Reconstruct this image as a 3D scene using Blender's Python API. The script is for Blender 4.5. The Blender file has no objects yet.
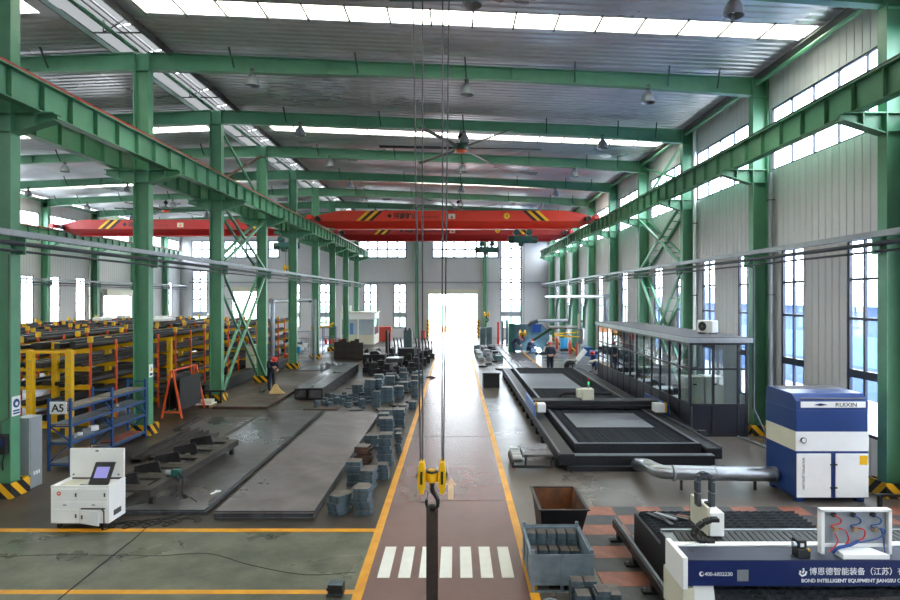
import bpy, bmesh, math, random
from mathutils import Vector, Matrix
R = math.radians
random.seed(7)
S = bpy.context.scene
COL = S.collection

# ------------------------------------------------------------------ camera
cam_d = bpy.data.cameras.new('camera')
cam_d.sensor_width = 36.0
cam_d.lens = 24.0
cam_d.shift_x = -5.5 / 900
cam_d.shift_y = -3.0 / 900
cam_d.clip_end = 500
cam = bpy.data.objects.new('camera', cam_d)
cam.location = (0, 0, 4.45)
cam.rotation_euler = (R(90), 0, 0)
COL.objects.link(cam)
S.camera = cam

# ------------------------------------------------------------------ sky (bright overcast)
W = bpy.data.worlds.new('sky')
S.world = W
W.use_nodes = True
bg = W.node_tree.nodes['Background']
bg.inputs['Color'].default_value = (0.86, 0.94, 1.0, 1)
bg.inputs['Strength'].default_value = 9.0

# ------------------------------------------------------------------ exposure
vs = S.view_settings
vs.view_transform = 'Standard'
vs.look = 'None'
vs.gamma = 1.0
vs.use_curve_mapping = False
vs.exposure = 1.0
cy = S.cycles
cy.use_denoising = True
cy.max_bounces = 8
cy.diffuse_bounces = 5
cy.glossy_bounces = 4
cy.transmission_bounces = 6
cy.transparent_max_bounces = 16
cy.sample_clamp_indirect = 12.0
cy.caustics_reflective = False
cy.caustics_refractive = False

# main measures of the hall (metres; +Y runs down the hall)
COLY = [13.5 + 6 * k for k in range(9)]
RW, LW, FW, NW = 10.14, -30.0, 65.5, -19.0
RIDGE = -10.15
SKY = [-7.5, 4.5, 16.5, 28.5, 40.5, 52.5]          # translucent roof strips
def zr(x): return 12.52 - 0.042 * abs(x - RIDGE)   # roof underside

def portal(loc, rot, sx, sy):            # guides the sky light through an opening, emits nothing itself
    l = bpy.data.lights.new('daylight_opening', 'AREA')
    l.shape = 'RECTANGLE'; l.size = sx; l.size_y = sy
    l.cycles.is_portal = True
    o = bpy.data.objects.new('daylight_opening', l)
    o.location = loc; o.rotation_euler = rot
    COL.objects.link(o)
portal((RW + .3, 25, 9.5), (0, R(90), 0), 2.1, 84)
portal((RW + .3, 25, 3.5), (0, R(90), 0), 5.0, 84)
portal((LW - .3, 25, 9.5), (0, R(-90), 0), 2.1, 84)
portal((LW - .3, 50, 3.2), (0, R(-90), 0), 5.6, 32)
portal((-.3, FW + .3, 2.4), (R(-90), 0, 0), 5.4, 4.9)
portal((-9.5, FW + .3, 9.7), (R(-90), 0, 0), 40, 2.2)
portal((6.06, FW + .3, 5.8), (R(-90), 0, 0), 2.4, 10)
portal((-22.6, FW + .3, 2.5), (R(-90), 0, 0), 3.7, 5)
for sy_ in SKY:
    portal((0.4, sy_, zr(.4) + .25), (0, R(2.4), 0), 18.6, .95)
    portal((-20.4, sy_, zr(-20.4) + .25), (0, R(-2.4), 0), 17.6, .95)

# ------------------------------------------------------------------ materials
def lin(c):
    c = c / 255.0
    return c / 12.92 if c <= .04045 else ((c + .055) / 1.055) ** 2.4
def rgb(r, g, b): return (lin(r), lin(g), lin(b), 1)
MATS = {}
def mat(name, c, rough=.5, metal=0.0, var=.12, scale=3.0, bump=0.0, c2=None, spec=.5, rvar=0.0, stretch=None, coat=0):
    m = bpy.data.materials.new(name); m.use_nodes = True
    nt = m.node_tree; b = nt.nodes['Principled BSDF']
    b.inputs['Roughness'].default_value = rough
    b.inputs['Metallic'].default_value = metal
    b.inputs['Specular IOR Level'].default_value = spec
    if coat: b.inputs['Coat Weight'].default_value = coat; b.inputs['Coat Roughness'].default_value = .1
    base = rgb(*c)
    tc = nt.nodes.new('ShaderNodeTexCoord')
    n = nt.nodes.new('ShaderNodeTexNoise'); n.inputs['Scale'].default_value = scale
    n.inputs['Detail'].default_value = 6; n.inputs['Roughness'].default_value = .65
    src = tc.outputs['Object']
    if stretch:
        mp = nt.nodes.new('ShaderNodeMapping'); mp.inputs['Scale'].default_value = stretch
        nt.links.new(src, mp.inputs['Vector']); src = mp.outputs['Vector']
    nt.links.new(src, n.inputs['Vector'])
    cr = nt.nodes.new('ShaderNodeValToRGB')
    lo = rgb(*c2) if c2 else tuple(v * (1 - var) for v in base[:3]) + (1,)
    hi = base if c2 else tuple(min(1, v * (1 + var)) for v in base[:3]) + (1,)
    cr.color_ramp.elements[0].position = .35; cr.color_ramp.elements[0].color = lo
    cr.color_ramp.elements[1].position = .65; cr.color_ramp.elements[1].color = hi
    nt.links.new(n.outputs['Fac'], cr.inputs['Fac'])
    nt.links.new(cr.outputs['Color'], b.inputs['Base Color'])
    if rvar:
        mr = nt.nodes.new('ShaderNodeMapRange')
        mr.inputs['From Min'].default_value = .3; mr.inputs['From Max'].default_value = .7
        mr.inputs['To Min'].default_value = max(.02, rough - rvar); mr.inputs['To Max'].default_value = rough + rvar
        n2 = nt.nodes.new('ShaderNodeTexNoise'); n2.inputs['Scale'].default_value = scale * .45; n2.inputs['Detail'].default_value = 5
        nt.links.new(src, n2.inputs['Vector'])
        nt.links.new(n2.outputs['Fac'], mr.inputs['Value'])
        nt.links.new(mr.outputs['Result'], b.inputs['Roughness'])
    if bump:
        bp = nt.nodes.new('ShaderNodeBump'); bp.inputs['Strength'].default_value = bump; bp.inputs['Distance'].default_value = .02
        n3 = nt.nodes.new('ShaderNodeTexNoise'); n3.inputs['Scale'].default_value = scale * 4; n3.inputs['Detail'].default_value = 5
        nt.links.new(src, n3.inputs['Vector'])
        nt.links.new(n3.outputs['Fac'], bp.inputs['Height'])
        nt.links.new(bp.outputs['Normal'], b.inputs['Normal'])
    MATS[name] = m
    return m
def glass_mat(name, tint, refl, rough=.02, diffuse=0.0):
    m = bpy.data.materials.new(name); m.use_nodes = True
    nt = m.node_tree; nt.nodes.remove(nt.nodes['Principled BSDF'])
    out = nt.nodes['Material Output']
    t = nt.nodes.new('ShaderNodeBsdfTransparent'); t.inputs['Color'].default_value = tint
    g = nt.nodes.new('ShaderNodeBsdfGlossy'); g.inputs['Roughness'].default_value = rough
    lw = nt.nodes.new('ShaderNodeLayerWeight'); lw.inputs['Blend'].default_value = .5
    pw_ = nt.nodes.new('ShaderNodeMath'); pw_.operation = 'POWER'; pw_.inputs[1].default_value = 4
    nt.links.new(lw.outputs['Facing'], pw_.inputs[0])
    fr = nt.nodes.new('ShaderNodeMath'); fr.operation = 'MULTIPLY_ADD'; fr.inputs[1].default_value = .5; fr.inputs[2].default_value = refl
    nt.links.new(pw_.outputs[0], fr.inputs[0])
    mx = nt.nodes.new('ShaderNodeMixShader')
    nt.links.new(fr.outputs[0], mx.inputs['Fac'])
    nt.links.new(t.outputs['BSDF'], mx.inputs[1]); nt.links.new(g.outputs['BSDF'], mx.inputs[2])
    last = mx
    if diffuse:
        d = nt.nodes.new('ShaderNodeBsdfTranslucent'); d.inputs['Color'].default_value = tint
        m2 = nt.nodes.new('ShaderNodeMixShader'); m2.inputs['Fac'].default_value = diffuse
        nt.links.new(mx.outputs['Shader'], m2.inputs[1]); nt.links.new(d.outputs['BSDF'], m2.inputs[2]); last = m2
    nt.links.new(last.outputs['Shader'], out.inputs['Surface'])
    MATS[name] = m; return m
def emit_mat(name, c, s):
    m = bpy.data.materials.new(name); m.use_nodes = True
    b = m.node_tree.nodes['Principled BSDF']
    b.inputs['Base Color'].default_value = rgb(*c)
    b.inputs['Emission Color'].default_value = rgb(*c); b.inputs['Emission Strength'].default_value = s
    MATS[name] = m; return m
def stripe_mat(name, a, b_, k, vec=(1, 1, 1)):
    m = bpy.data.materials.new(name); m.use_nodes = True
    nt = m.node_tree; b = nt.nodes['Principled BSDF']; b.inputs['Roughness'].default_value = .5
    tc = nt.nodes.new('ShaderNodeTexCoord')
    dp = nt.nodes.new('ShaderNodeVectorMath'); dp.operation = 'DOT_PRODUCT'; dp.inputs[1].default_value = vec
    nt.links.new(tc.outputs['Object'], dp.inputs[0])
    ml = nt.nodes.new('ShaderNodeMath'); ml.operation = 'MULTIPLY'; ml.inputs[1].default_value = k
    nt.links.new(dp.outputs['Value'], ml.inputs[0])
    fr = nt.nodes.new('ShaderNodeMath'); fr.operation = 'FRACT'; nt.links.new(ml.outputs[0], fr.inputs[0])
    gt = nt.nodes.new('ShaderNodeMath'); gt.operation = 'GREATER_THAN'; gt.inputs[1].default_value = .5
    nt.links.new(fr.outputs[0], gt.inputs[0])
    mx = nt.nodes.new('ShaderNodeMix'); mx.data_type = 'RGBA'
    mx.inputs[6].default_value = rgb(*a); mx.inputs[7].default_value = rgb(*b_)
    nt.links.new(gt.outputs[0], mx.inputs[0]); nt.links.new(mx.outputs[2], b.inputs['Base Color'])
    MATS[name] = m; return m

mat('floor_dark', (72, 63, 57), .42, 0, scale=.7, c2=(40, 35, 32), bump=.05, rvar=.15)
mat('floor_grey', (104, 96, 91), .29, 0, scale=.5, c2=(78, 71, 67), bump=.02, rvar=.05)
mat('floor_green', (104, 105, 92), .34, 0, scale=1.6, c2=(66, 69, 58), bump=.12, rvar=.13)
mat('aisle_red', (108, 70, 70), .27, 0, scale=.6, c2=(94, 59, 59))
mat('line_yellow', (232, 164, 30), .45, 0, .12, 2.0, c2=(205, 138, 26))
mat('line_faded', (196, 160, 112), .45, 0, .12, 3.0, c2=(170, 130, 100))
mat('line_white', (226, 224, 220), .45, 0, .06, 4.0)
mat('tile_orange', (158, 94, 74), .5, 0, scale=4, c2=(118, 72, 58))
mat('tile_grey', (64, 65, 70), .5, 0, scale=4, c2=(45, 46, 51))
mat('apron', (178, 176, 172), .8, 0, .05, .3)
mat('green', (88, 146, 114), .42, 0, .10, 1.2, rvar=.05)
mat('green_dark', (38, 74, 60), .45, 0, .10, 1.2)
mat('roof', (206, 207, 215), .34, .55, .16, .45, rvar=.12)
mat('wall', (200, 199, 203), .55, 0, .04, .5)
mat('wall_rib', (196, 195, 199), .55, 0, .04, .5)
mat('frame_blue', (34, 44, 66), .4, 0, .05)
mat('gutter', (92, 90, 90), .6, 0, .1)
mat('rail_red', (160, 36, 32), .5, 0, .1)
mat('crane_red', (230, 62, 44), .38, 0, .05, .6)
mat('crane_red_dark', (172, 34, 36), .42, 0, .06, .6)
mat('black', (26, 27, 30), .5, 0, .2)
mat('black_gloss', (22, 24, 30), .25, 0, .2)
mat('dark_steel', (50, 48, 50), .45, .3, scale=2.2, c2=(30, 28, 30))
mat('bar_black', (36, 34, 36), .6, 0, scale=3, c2=(22, 21, 22))
mat('frame_dark', (72, 64, 60), .6, .1, scale=3, c2=(42, 37, 36))
mat('machine_black', (31, 32, 39), .55, .05, scale=2.0, c2=(20, 21, 26))
mat('machine_edge', (104, 108, 118), .4, .5, .1)
mat('plate_steel', (100, 97, 103), .33, .35, scale=.7, c2=(66, 61, 64), rvar=.15, bump=.03)
mat('plate_brown', (90, 76, 72), .46, .2, scale=1.0, c2=(62, 51, 48), rvar=.14)
mat('plate_light', (118, 121, 130), .36, .4, scale=.8, c2=(98, 101, 110), rvar=.12)
mat('blue_steel', (92, 112, 126), .5, .15, scale=6, c2=(56, 68, 78))
mat('blue_steel_top', (112, 102, 98), .5, .2, scale=6, c2=(76, 68, 65))
mat('rust', (140, 82, 44), .8, 0, scale=4, c2=(70, 44, 34))
mat('rust_dark', (96, 66, 54), .75, .1, scale=3, c2=(52, 42, 40))
mat('galv', (164, 168, 176), .30, .95, .14, 3)
mat('galv_dull', (150, 154, 160), .5, .5, .1, 3)
mat('pipe_dark', (56, 62, 72), .45, .2, .1)
mat('white', (244, 244, 246), .35, 0, .02)
mat('cream', (214, 210, 192), .45, 0, .04)
mat('grey_paint', (146, 152, 160), .45, 0, .06)
mat('crate_grey', (128, 142, 156), .5, .1, scale=5, c2=(104, 118, 130))
mat('blue', (20, 58, 124), .4, 0, .08)
mat('navy', (20, 36, 92), .4, 0, .06)
mat('rack_blue', (28, 72, 130), .45, 0, .1)
mat('shelf_blue', (92, 108, 128), .4, .3, .12, 4)
mat('light_blue', (92, 134, 196), .4, 0, .08)
mat('sky_blue', (46, 140, 190), .45, 0, .1)
mat('yellow', (240, 186, 16), .42, 0, .08)
mat('orange', (226, 84, 36), .5, 0, .1)
mat('red', (205, 40, 40), .45, 0, .1)
mat('teal', (30, 88, 84), .45, 0, .1, 2)
mat('steel_teal', (86, 108, 116), .45, .2, scale=1.5, c2=(66, 84, 92))
mat('wood', (170, 132, 92), .7, 0, scale=3, c2=(120, 88, 60), stretch=(1, 6, 6))
mat('plank_red', (150, 82, 66), .7, 0, scale=3, c2=(112, 62, 52))
mat('orange_pale', (206, 150, 110), .8, 0, .15, .8)
mat('red_dull', (176, 62, 48), .5, 0, .1)
mat('frame_grey_blue', (150, 158, 170), .5, 0, .05)  # even pale grey-blue for the window frames of the far wall
mat('slat_steel', (84, 88, 96), .5, .3, scale=14, c2=(38, 40, 46))
mat('plate_mauve', (122, 112, 116), .38, .2, scale=.8, c2=(88, 78, 81), rvar=.14, bump=.03)
mat('plate_edge', (104, 108, 118), .45, .3, scale=3, c2=(64, 62, 66))
mat('bin_inside', (128, 74, 38), .75, 0, scale=2.2, c2=(46, 40, 38))
mat('straw', (200, 170, 118), .8, 0, .15, 12)
mat('skin', (205, 160, 132), .55, 0, .04)
mat('navy_cloth', (34, 40, 60), .85, 0, .15, 8)
mat('blue_cloth', (46, 72, 120), .85, 0, .12, 8)
mat('rubber', (30, 30, 32), .8, 0, .1)
mat('rope', (74, 74, 80), .5, .5, .15, 20)
mat('strap', (62, 50, 46), .7, 0, scale=18, c2=(44, 36, 34))
mat('room_grey', (42, 43, 50), .45, .2, .08)
mat('room_panel', (33, 35, 46), .4, .1, .06)
mat('roof_grey', (74, 73, 82), .6, 0, .1, 2)
mat('beam_slate', (50, 55, 74), .6, .0, .1, 3)
mat('copper', (176, 150, 110), .4, .6, .1)
mat('wire_red', (190, 40, 44), .5, 0, .05)
mat('wire_blue', (30, 70, 140), .5, 0, .05)
mat('green_pale', (168, 205, 176), .8, 0, .2, .6)
mat('shed_blue', (78, 104, 150), .6, 0, .08, .6)
stripe_mat('hazard', (238, 176, 20), (28, 28, 30), 2.6)
stripe_mat('slot', (170, 170, 174), (70, 72, 78), 12, (1, 0, 0))
emit_mat('screen', (130, 126, 190), .35)
emit_mat('arc', (170, 220, 255), 140)
emit_mat('lamp_green', (60, 220, 120), .6)
glass_mat('glass', (.97, .985, 1, 1), .03)
glass_mat('room_glass', (.80, .86, .88, 1), .08)
glass_mat('skylight', (1, .97, .84, 1), .02, .3, .35)
glass_mat('ridge_sheet', (.034, .033, .032, 1), .02, .3, .6)

# ------------------------------------------------------------------ builders
def spline(pts, k=5):
    """smooth run of points through the given ones"""
    P_ = [Vector(p) for p in pts]; out = []
    for i in range(len(P_) - 1):
        p0, p1, p2, p3 = P_[max(0, i-1)], P_[i], P_[i+1], P_[min(len(P_)-1, i+2)]
        for j in range(k):
            t = j / k
            out.append(.5 * ((2*p1) + (p2-p0)*t + (2*p0-5*p1+4*p2-p3)*t*t + (3*p1-p0-3*p2+p3)*t**3))
    return out + [P_[-1]]
class MB:
    """collects shapes in world measures; build() links them as ONE mesh object"""
    def __init__(s): s.v = []; s.f = []; s.m = []; s.k = 0
    def _add(s, vs, fs):
        n = len(s.v); s.v += [tuple(v) for v in vs]
        for f in fs: s.f.append(tuple(n + i for i in f)); s.m.append(s.k)
        return s
    def mi(s, k): s.k = k; return s
    def box(s, x0, x1, y0, y1, z0, z1):
        return s._add([(x0,y0,z0),(x1,y0,z0),(x1,y1,z0),(x0,y1,z0),(x0,y0,z1),(x1,y0,z1),(x1,y1,z1),(x0,y1,z1)],
                      [(0,3,2,1),(4,5,6,7),(0,1,5,4),(1,2,6,5),(2,3,7,6),(3,0,4,7)])
    def cbox(s, cx, cy, z0, w, d, h, rz=0):
        c, q = math.cos(rz), math.sin(rz)
        pts = []
        for z in (z0, z0 + h):
            for a, b in ((-w/2,-d/2),(w/2,-d/2),(w/2,d/2),(-w/2,d/2)):
                pts.append((cx + a*c - b*q, cy + a*q + b*c, z))
        return s._add(pts, [(0,3,2,1),(4,5,6,7),(0,1,5,4),(1,2,6,5),(2,3,7,6),(3,0,4,7)])
    def bar(s, p, q, w, h=None, up=(0, 0, 1)):
        h = h or w; p = Vector(p); q = Vector(q); d = (q - p).normalized()
        u = Vector(up)
        if abs(d.dot(u)) > .98: u = Vector((0, 1, 0))
        a = d.cross(u).normalized(); b = a.cross(d).normalized()
        pts = [c + a*i*w/2 + b*j*h/2 for c in (p, q) for i, j in ((-1,-1),(1,-1),(1,1),(-1,1))]
        return s._add(pts, [(0,3,2,1),(4,5,6,7),(0,1,5,4),(1,2,6,5),(2,3,7,6),(3,0,4,7)])
    def tube(s, pts, r, n=8, r1=None):
        pts = [Vector(p) for p in pts]; k = len(pts); rings = []
        prev = None
        for i, p in enumerate(pts):
            if i == 0: d = pts[1] - p
            elif i == k - 1: d = p - pts[i-1]
            else: d = (pts[i+1] - p).normalized() + (p - pts[i-1]).normalized()
            d = d.normalized()
            if prev is None:
                u = Vector((0, 0, 1)) if abs(d.z) < .9 else Vector((0, 1, 0))
                a = d.cross(u).normalized()
            else:
                a = (prev - d * prev.dot(d)).normalized()
            prev = a; b = a.cross(d).normalized()
            rr = r if r1 is None else r + (r1 - r) * i / (k - 1)
            rings.append([p + (a*math.cos(2*math.pi*j/n) + b*math.sin(2*math.pi*j/n)) * rr for j in range(n)])
        vs = [v for ring in rings for v in ring]; fs = []
        for i in range(k - 1):
            for j in range(n):
                fs.append((i*n+j, (i+1)*n+j, (i+1)*n+(j+1)%n, i*n+(j+1)%n))
        fs.append(tuple(range(n))); fs.append(tuple((k-1)*n+j for j in reversed(range(n))))
        return s._add(vs, fs)
    def lathe(s, prof, c=(0, 0, 0), n=16, axis='z'):
        vs = []; k = len(prof)
        for r, h in prof:
            for j in range(n):
                a = 2*math.pi*j/n; x, y = r*math.cos(a), r*math.sin(a)
                p = (x, y, h) if axis == 'z' else ((x, h, y) if axis == 'y' else (h, x, y))
                vs.append((p[0]+c[0], p[1]+c[1], p[2]+c[2]))
        fs = []
        for i in range(k-1):
            for j in range(n): fs.append((i*n+j, i*n+(j+1)%n, (i+1)*n+(j+1)%n, (i+1)*n+j))
        fs.append(tuple(reversed(range(n)))); fs.append(tuple((k-1)*n+j for j in range(n)))
        return s._add(vs, fs)
    def prism(s, poly, axis, a, b):
        """polygon in the plane across `axis`, run from a to b along it"""
        def P(u, v, t): return {'x': (t, u, v), 'y': (u, t, v), 'z': (u, v, t)}[axis]
        n = len(poly)
        vs = [P(u, v, a) for u, v in poly] + [P(u, v, b) for u, v in poly]
        fs = [tuple(range(n)), tuple(reversed(range(n, 2*n)))]
        for i in range(n): fs.append((i, n+i, n+(i+1)%n, (i+1)%n))
        return s._add(vs, fs)
    def quad(s, *p): return s._add(p, [tuple(range(len(p)))])
    def loft(s, secs):
        n = len(secs[0]); vs = [p for sec in secs for p in sec]; fs = []
        for i in range(len(secs)-1):
            for j in range(n): fs.append((i*n+j, i*n+(j+1)%n, (i+1)*n+(j+1)%n, (i+1)*n+j))
        fs.append(tuple(reversed(range(n)))); fs.append(tuple((len(secs)-1)*n+j for j in range(n)))
        return s._add(vs, fs)
    def build(s, name, m, parent=None, bevel=0, smooth=False, fixn=True):
        off = Vector((0, 0, 0)); p = parent
        while p is not None: off += p.location; p = p.parent
        me = bpy.data.meshes.new(name)
        me.from_pydata([(v[0]-off.x, v[1]-off.y, v[2]-off.z) for v in s.v], [], s.f)
        ms = m if isinstance(m, (list, tuple)) else [m]
        for x in ms: me.materials.append(MATS[x] if isinstance(x, str) else x)
        if len(ms) > 1: me.polygons.foreach_set('material_index', s.m)
        if fixn or bevel:
            bm = bmesh.new(); bm.from_mesh(me)
            if bevel:
                bmesh.ops.remove_doubles(bm, verts=bm.verts, dist=1e-5)
                ed = [e for e in bm.edges if len(e.link_faces) == 2 and e.calc_face_angle(0) > .5]
                bmesh.ops.bevel(bm, geom=ed, offset=bevel, segments=2, profile=.6, affect='EDGES', clamp_overlap=True)
            bmesh.ops.recalc_face_normals(bm, faces=bm.faces)
            bm.to_mesh(me); bm.free()
        if smooth:
            me.polygons.foreach_set('use_smooth', [True] * len(me.polygons))
            try: me.set_sharp_from_angle(angle=R(40))
            except Exception: pass
        o = bpy.data.objects.new(name, me); COL.objects.link(o)
        if parent: o.parent = parent
        return o
def empty(name, loc=(0, 0, 0), rz=0):
    o = bpy.data.objects.new(name, None); o.empty_display_size = .2
    o.location = loc; o.rotation_euler = (0, 0, rz); COL.objects.link(o); return o
def tag(o, label=None, cat=None, group=None, kind=None):
    if label: o['label'] = label
    if cat: o['category'] = cat
    if group: o['group'] = group
    if kind: o['kind'] = kind
    return o
def thing(name, label, cat, loc=(0, 0, 0), rz=0, group=None): return tag(empty(name, loc, rz), label, cat, group)
def struct(name, mb, m, parent=None, **k):
    o = mb.build(name, m, parent, **k)
    if parent is None: o['kind'] = 'structure'
    return o
def kids(o): return [c for c in bpy.data.objects if c.parent is o]
CH = {}
def copy_tree(o, loc=None, rz=None, label=None, parent=None, group=None):
    c = o.copy(); COL.objects.link(c); c.parent = parent
    if loc is not None: c.location = loc
    if rz is not None: c.rotation_euler = (0, 0, rz)
    if label: c['label'] = label
    if group: c['group'] = group
    for ch in o.children: copy_tree(ch, parent=c)
    return c
def inst(src, name, loc=(0, 0, 0), rz=0, parent=None, scale=None):
    """another object on the same mesh data"""
    o = bpy.data.objects.new(name, src.data); COL.objects.link(o)
    o.location = loc; o.rotation_euler = (0, 0, rz)
    if scale: o.scale = scale
    if parent: o.parent = parent
    return o
def text(body, size, m, loc, rot, parent, name='lettering', align='LEFT', ext=.002, sx=1.0, bold=0):
    cu = bpy.data.curves.new(name, 'FONT'); cu.body = body; cu.size = size; cu.extrude = ext; cu.align_x = align
    cu.resolution_u = 3; cu.offset = bold
    t = bpy.data.objects.new('tmp_text', cu); COL.objects.link(t)
    bpy.context.view_layer.update()
    me = bpy.data.meshes.new_from_object(t.evaluated_get(bpy.context.evaluated_depsgraph_get()))
    bpy.data.objects.remove(t)
    me.name = name; me.materials.clear(); me.materials.append(MATS[m])
    o = bpy.data.objects.new(name, me); COL.objects.link(o)
    off = Vector((0, 0, 0)); p = parent
    while p is not None: off += p.location; p = p.parent
    o.location = Vector(loc) - off; o.rotation_euler = rot; o.scale = (sx, 1, 1)
    if parent: o.parent = parent
    return o
ORD = ['nearest', 'second', 'third', 'fourth', 'fifth', 'sixth', 'seventh', 'eighth', 'ninth', 'tenth', 'eleventh', 'twelfth']

# ================================================================== THE SHELL
# ---- floor and its paint
fl = MB().box(LW, RW, NW, FW + .1, -.3, 0)
floor = struct('floor', fl, 'floor_dark')
def paint(name, x0, x1, y0, y1, m, z=.004):
    return MB().box(x0, x1, y0, y1, .0005, z).build(name, m, floor)
paint('aisle_paint', -1.385, 1.11, NW, FW, 'aisle_red')
paint('grey_floor_paint', 1.255, RW, NW, FW, 'floor_grey')
paint('green_floor_paint', LW, -1.535, NW, 11.35, 'floor_green')
paint('lane_line', -1.535, -1.385, NW, FW, 'line_yellow', .006)
paint('lane_line', 1.11, 1.255, NW, FW, 'line_yellow', .006)
paint('bay_line', LW, -1.535, 11.36, 11.52, 'line_yellow', .006)
paint('bay_line', LW, -1.535, 8.98, 9.11, 'line_yellow', .006)
for i in range(7):
    x = -1.243 + .33 * i
    paint('crosswalk_stripe', x, x + .195, 9.5, 10.68, 'line_white', .007)
ar = MB()
ar.prism([(-.165, 13.15), (-.045, 13.15), (-.045, 14.2), (.02, 14.2), (-.105, 14.75), (-.23, 14.2), (-.165, 14.2)], 'z', .004, .007)
ar.build('aisle_arrow', 'line_faded', floor)
for y in (7.0, 13.1, 19.1, 25.1, 31.1):      # expansion joints across the aisle
    MB().box(-1.385, 1.11, y, y + .025, .004, .0055).build('floor_joint', 'rust_dark', floor)
# chequered matting on the right
tp = MB().box(0, .5, 0, .495, .002, .012)
t_or = None; t_gr = None
for r in range(8):
    y = 8.7 + .5 * r
    for c in range(14):
        x = 2.28 + .5 * c
        if y > 12.2 and c > 9: continue
        if 3.3 < x < 5.9 and y < 9.9: continue
        if c < 2: on = r % 2 == 1
        else: on = (r + c) % 2 == 0
        m = 'tile_orange' if on else 'tile_grey'
        if on:
            if t_or is None: t_or = tp.build('tile', m); o = t_or
            else: o = inst(t_or, 'tile')
        else:
            if t_gr is None: t_gr = tp.build('tile', m); o = t_gr
            else: o = inst(t_gr, 'tile')
        o.location = (x, y, 0.003); o.parent = floor

# ---- walls with real openings and standing ribs
def wall(name, axis, plane, thick, u0, u1, v0, v1, holes, pitch, depth, top=None):
    """axis 'x': wall stands at x=plane and runs along y (u); axis 'y': at y=plane, runs along x"""
    us = sorted({u0, u1, *[h[0] for h in holes], *[h[1] for h in holes]})
    vs_ = sorted({v0, v1, *[h[2] for h in holes], *[h[3] for h in holes]})
    mb = MB()
    a, b = min(plane, plane + thick), max(plane, plane + thick)
    for i in range(len(us) - 1):
        run = None
        for j in range(len(vs_) - 1):
            cu, cv = (us[i]+us[i+1])/2, (vs_[j]+vs_[j+1])/2
            solid = not any(h[0] < cu < h[1] and h[2] < cv < h[3] for h in holes)
            if solid and run is None: run = vs_[j]
            if run is not None and (not solid or j == len(vs_) - 2):
                z1 = vs_[j+1] if solid else vs_[j]
                if axis == 'x': mb.box(a, b, us[i], us[i+1], run, z1)
                else: mb.box(us[i], us[i+1], a, b, run, z1)
                run = None
    if top:
        mb.prism(top, 'y', a, b)
    w = struct(name, mb, 'wall')
    rb = MB(); inn = -math.copysign(depth, thick)
    n = int((u1 - u0) / pitch)
    for i in range(n + 1):
        u = u0 + .05 + i * pitch
        segs = [(v0, v1)]
        for h in holes:
            if h[0] - .03 < u < h[1] + .03:
                ns = []
                for s0, s1 in segs:
                    if h[3] <= s0 or h[2] >= s1: ns.append((s0, s1)); continue
                    if h[2] > s0: ns.append((s0, h[2]))
                    if h[3] < s1: ns.append((h[3], s1))
                segs = ns
        for s0, s1 in segs:
            lo, hi = min(plane, plane + inn), max(plane, plane + inn)
            if axis == 'x': rb.box(lo, hi, u, u + .045, s0, s1)
            else: rb.box(u, u + .045, lo, hi, s0, s1)
    tag(rb.build('wall_rib', 'wall_rib', w, fixn=False), kind='stuff')
    return w
WN = [0]
def window(axis, plane, u0, u1, v0, v1, ucuts, vcuts, split, fr=.05, m='frame_blue', depth=.08, heavy=()):
    """frame and mullions as one frame part, panes between them"""
    WN[0] += 1
    c = (plane, (u0+u1)/2, v0) if axis == 'x' else ((u0+u1)/2, plane, v0)
    w = tag(empty('window_%d' % WN[0], c), kind='structure')
    def bx(mb, a0, a1, b0, b1, d):
        if axis == 'x': mb.box(plane - d/2, plane + d/2, a0, a1, b0, b1)
        else: mb.box(a0, a1, plane - d/2, plane + d/2, b0, b1)
    f = MB()
    bx(f, u0, u1, v0, v0+fr, depth); bx(f, u0, u1, v1-fr, v1, depth)
    bx(f, u0, u0+fr, v0+fr, v1-fr, depth); bx(f, u1-fr, u1, v0+fr, v1-fr, depth)
    for u in ucuts: bx(f, u-fr*.45, u+fr*.45, v0+fr, v1-fr, depth*.8)
    for v in vcuts:
        k = 1.3 if v in heavy else .45
        bx(f, u0+fr, u1-fr, v-fr*k, v+fr*k, depth*.84)
    f.build('window_frame', m, w, fixn=False)
    U = [u0] + list(ucuts) + [u1]; V = [v0] + list(vcuts) + [v1]
    if split:
        for i in range(len(U)-1):
            for j in range(len(V)-1):
                g = MB(); bx(g, U[i]+.02, U[i+1]-.02, V[j]+.02, V[j+1]-.02, .008); g.build('pane', 'glass', w, fixn=False)
    else:
        g = MB(); bx(g, u0+.02, u1-.02, v0+.02, v1-.02, .008); g.build('pane', 'glass', w, fixn=False)
    return w
holesR, winR = [], []
for k in range(-5, 9):
    y0 = 13.5 + 6*k
    y1 = min(y0 + 6, FW)
    h = (y0 + .22, y1 - .22, 8.5, 10.5); holesR.append(h); winR.append((h, 'rib', k))
    if k >= -5:
        for s in (-1, 1):
            c = (y0 + 3) + 1.57 * s
            if c + .65 > FW: continue
            h = (c - .62, c + .62, 1.0, 5.95); holesR.append(h); winR.append((h, 'low', k))
wall('wall_right', 'x', RW, .12, NW, FW, 0, 11.62, holesR, .3, .012)
for h, t, k in winR:
    if t == 'rib':
        n = 5; window('x', RW + .06, *h, [h[0] + (h[1]-h[0])*i/n for i in range(1, n)], [], 0 <= k <= 3)
    else:
        window('x', RW + .06, *h, [(h[0]+h[1])/2], [2.5, 3.9, 4.9], 0 <= k <= 1, fr=.08, heavy=(2.5,))
holesL, winL = [], []
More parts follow.
